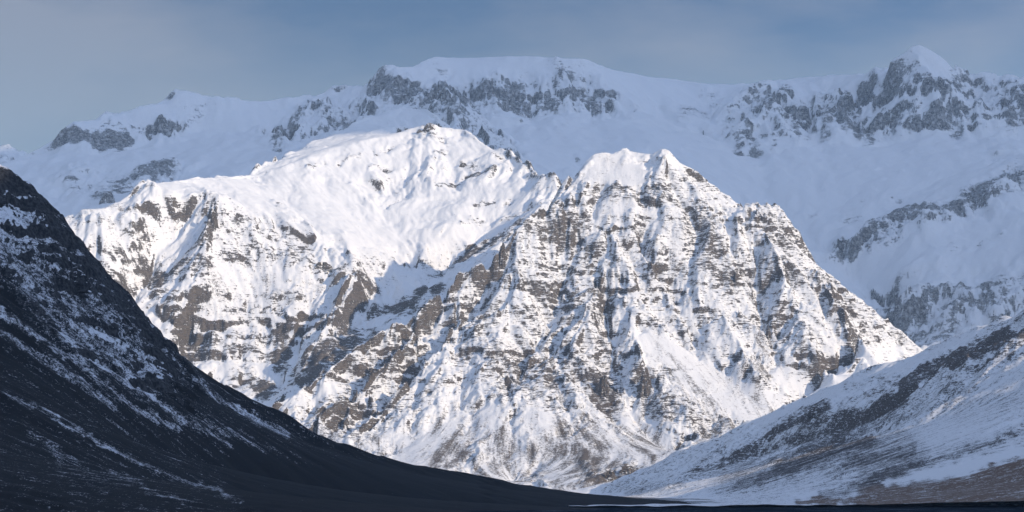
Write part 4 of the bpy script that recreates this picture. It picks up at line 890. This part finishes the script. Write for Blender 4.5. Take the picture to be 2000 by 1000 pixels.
#@@CLOUD
def cloud_mat():
    m = bpy.data.materials.new('cloud_white'); m.use_nodes = True
    bs = m.node_tree.nodes['Principled BSDF']
    bs.inputs['Base Color'].default_value = (0.85, 0.86, 0.88, 1); bs.inputs['Roughness'].default_value = 1.0
    bs.inputs['Specular IOR Level'].default_value = 0.0
    return m
matCl = cloud_mat()

def cloud(x0, x1, y0, y1, z, thick, seed, rag, shear, label):
    """a closed, lumpy slab of stratocumulus"""
    nx, ny = 90, 90
    X, Y = np.meshgrid(np.linspace(x0, x1, nx), np.linspace(y0, y1, ny))
    ex = 1 - np.abs((X - (x0 + x1) / 2) / ((x1 - x0) / 2)) ** 4; ey = 1 - np.abs((Y - (y0 + y1) / 2) / ((y1 - y0) / 2)) ** 4
    wx = X + rag * fbm(X / 1500, Y / 1500, 4, seed) * 1.2; wy = Y + rag * fbm(X / 1500, Y / 1500, 4, seed + 7) * 1.2 - shear * (X - x0)
    e = np.clip(ex * ey, 0, 1) ** 0.4
    zt = z + thick * e * (0.7 + 0.5 * fbm(X / 1200, Y / 1200, 5, seed + 3)); zb = z - 0.35 * thick * e * (0.7 + 0.5 * fbm(X / 700, Y / 700, 4, seed + 5))
    V1 = np.stack([wx, wy, zt], -1).reshape(-1, 3); V2 = np.stack([wx, wy, zb - 1], -1).reshape(-1, 3)
    idx = np.arange(nx * ny).reshape(ny, nx); N = nx * ny
    q1 = np.stack([idx[:-1, :-1], idx[:-1, 1:], idx[1:, 1:], idx[1:, :-1]], -1).reshape(-1, 4); q2 = q1[:, ::-1] + N
    ring = list(idx[0, :]) + list(idx[1:, -1]) + list(idx[-1, -2::-1]) + list(idx[-2:0:-1, 0])
    side = [(a + N, b + N, b, a) for a, b in zip(ring, ring[1:] + ring[:1])]
    me = bpy.data.meshes.new('cloud'); me.from_pydata(np.concatenate([V1, V2]).tolist(), [], q1.tolist() + q2.tolist() + [tuple(map(int, s)) for s in side])
    me.polygons.foreach_set('use_smooth', np.full(len(me.polygons), True)); me.materials.append(matCl)
    o = bpy.data.objects.new('cloud', me); COL.objects.link(o)
    return tag(o, label, 'cloud', 'stuff')
SH = lambda dz: (dz / math.tan(SUN_EL) * math.sin(SUN_AZ), -dz / math.tan(SUN_EL) * math.cos(SUN_AZ))
# cloud over the back range: shadow lands x -3500..4500, y 11200..17500 at about 1400 m
dxs, dys = SH(6200 - 1400)
cloud(-4200 + dxs, 5000 + dxs, 11650 + dys, 18600 + dys, 6200, 500, 3, 350, 0.23, 'broad cloud layer out of view that shades the back range')

#@@HAZE
def box(name, x0, x1, y0, y1, z0, z1, mat):
    vs = [(x, y, z) for x in (x0, x1) for y in (y0, y1) for z in (z0, z1)]
    fs = [(0, 1, 3, 2), (4, 6, 7, 5), (0, 4, 5, 1), (2, 3, 7, 6), (0, 2, 6, 4), (1, 5, 7, 3)]
    me = bpy.data.meshes.new(name); me.from_pydata(vs, [], fs); me.materials.append(mat)
    o = bpy.data.objects.new(name, me); COL.objects.link(o); return o
hm = bpy.data.materials.new('thin_air_haze'); hm.use_nodes = True
hn = hm.node_tree; hn.nodes.clear()
ho = hn.nodes.new('ShaderNodeOutputMaterial'); hv = hn.nodes.new('ShaderNodeVolumePrincipled')
hv.inputs['Density'].default_value = 1.75e-5
hv.inputs['Color'].default_value = (0.62, 0.82, 1.0, 1)
hv.inputs['Anisotropy'].default_value = 0.1
hn.links.new(hv.outputs[0], ho.inputs['Volume'])
H_ = box('haze', -92000, 92000, -62000, 122000, -60, 2700, hm)
tag(H_, 'thin blue haze in the air of the valley', 'haze', 'stuff')
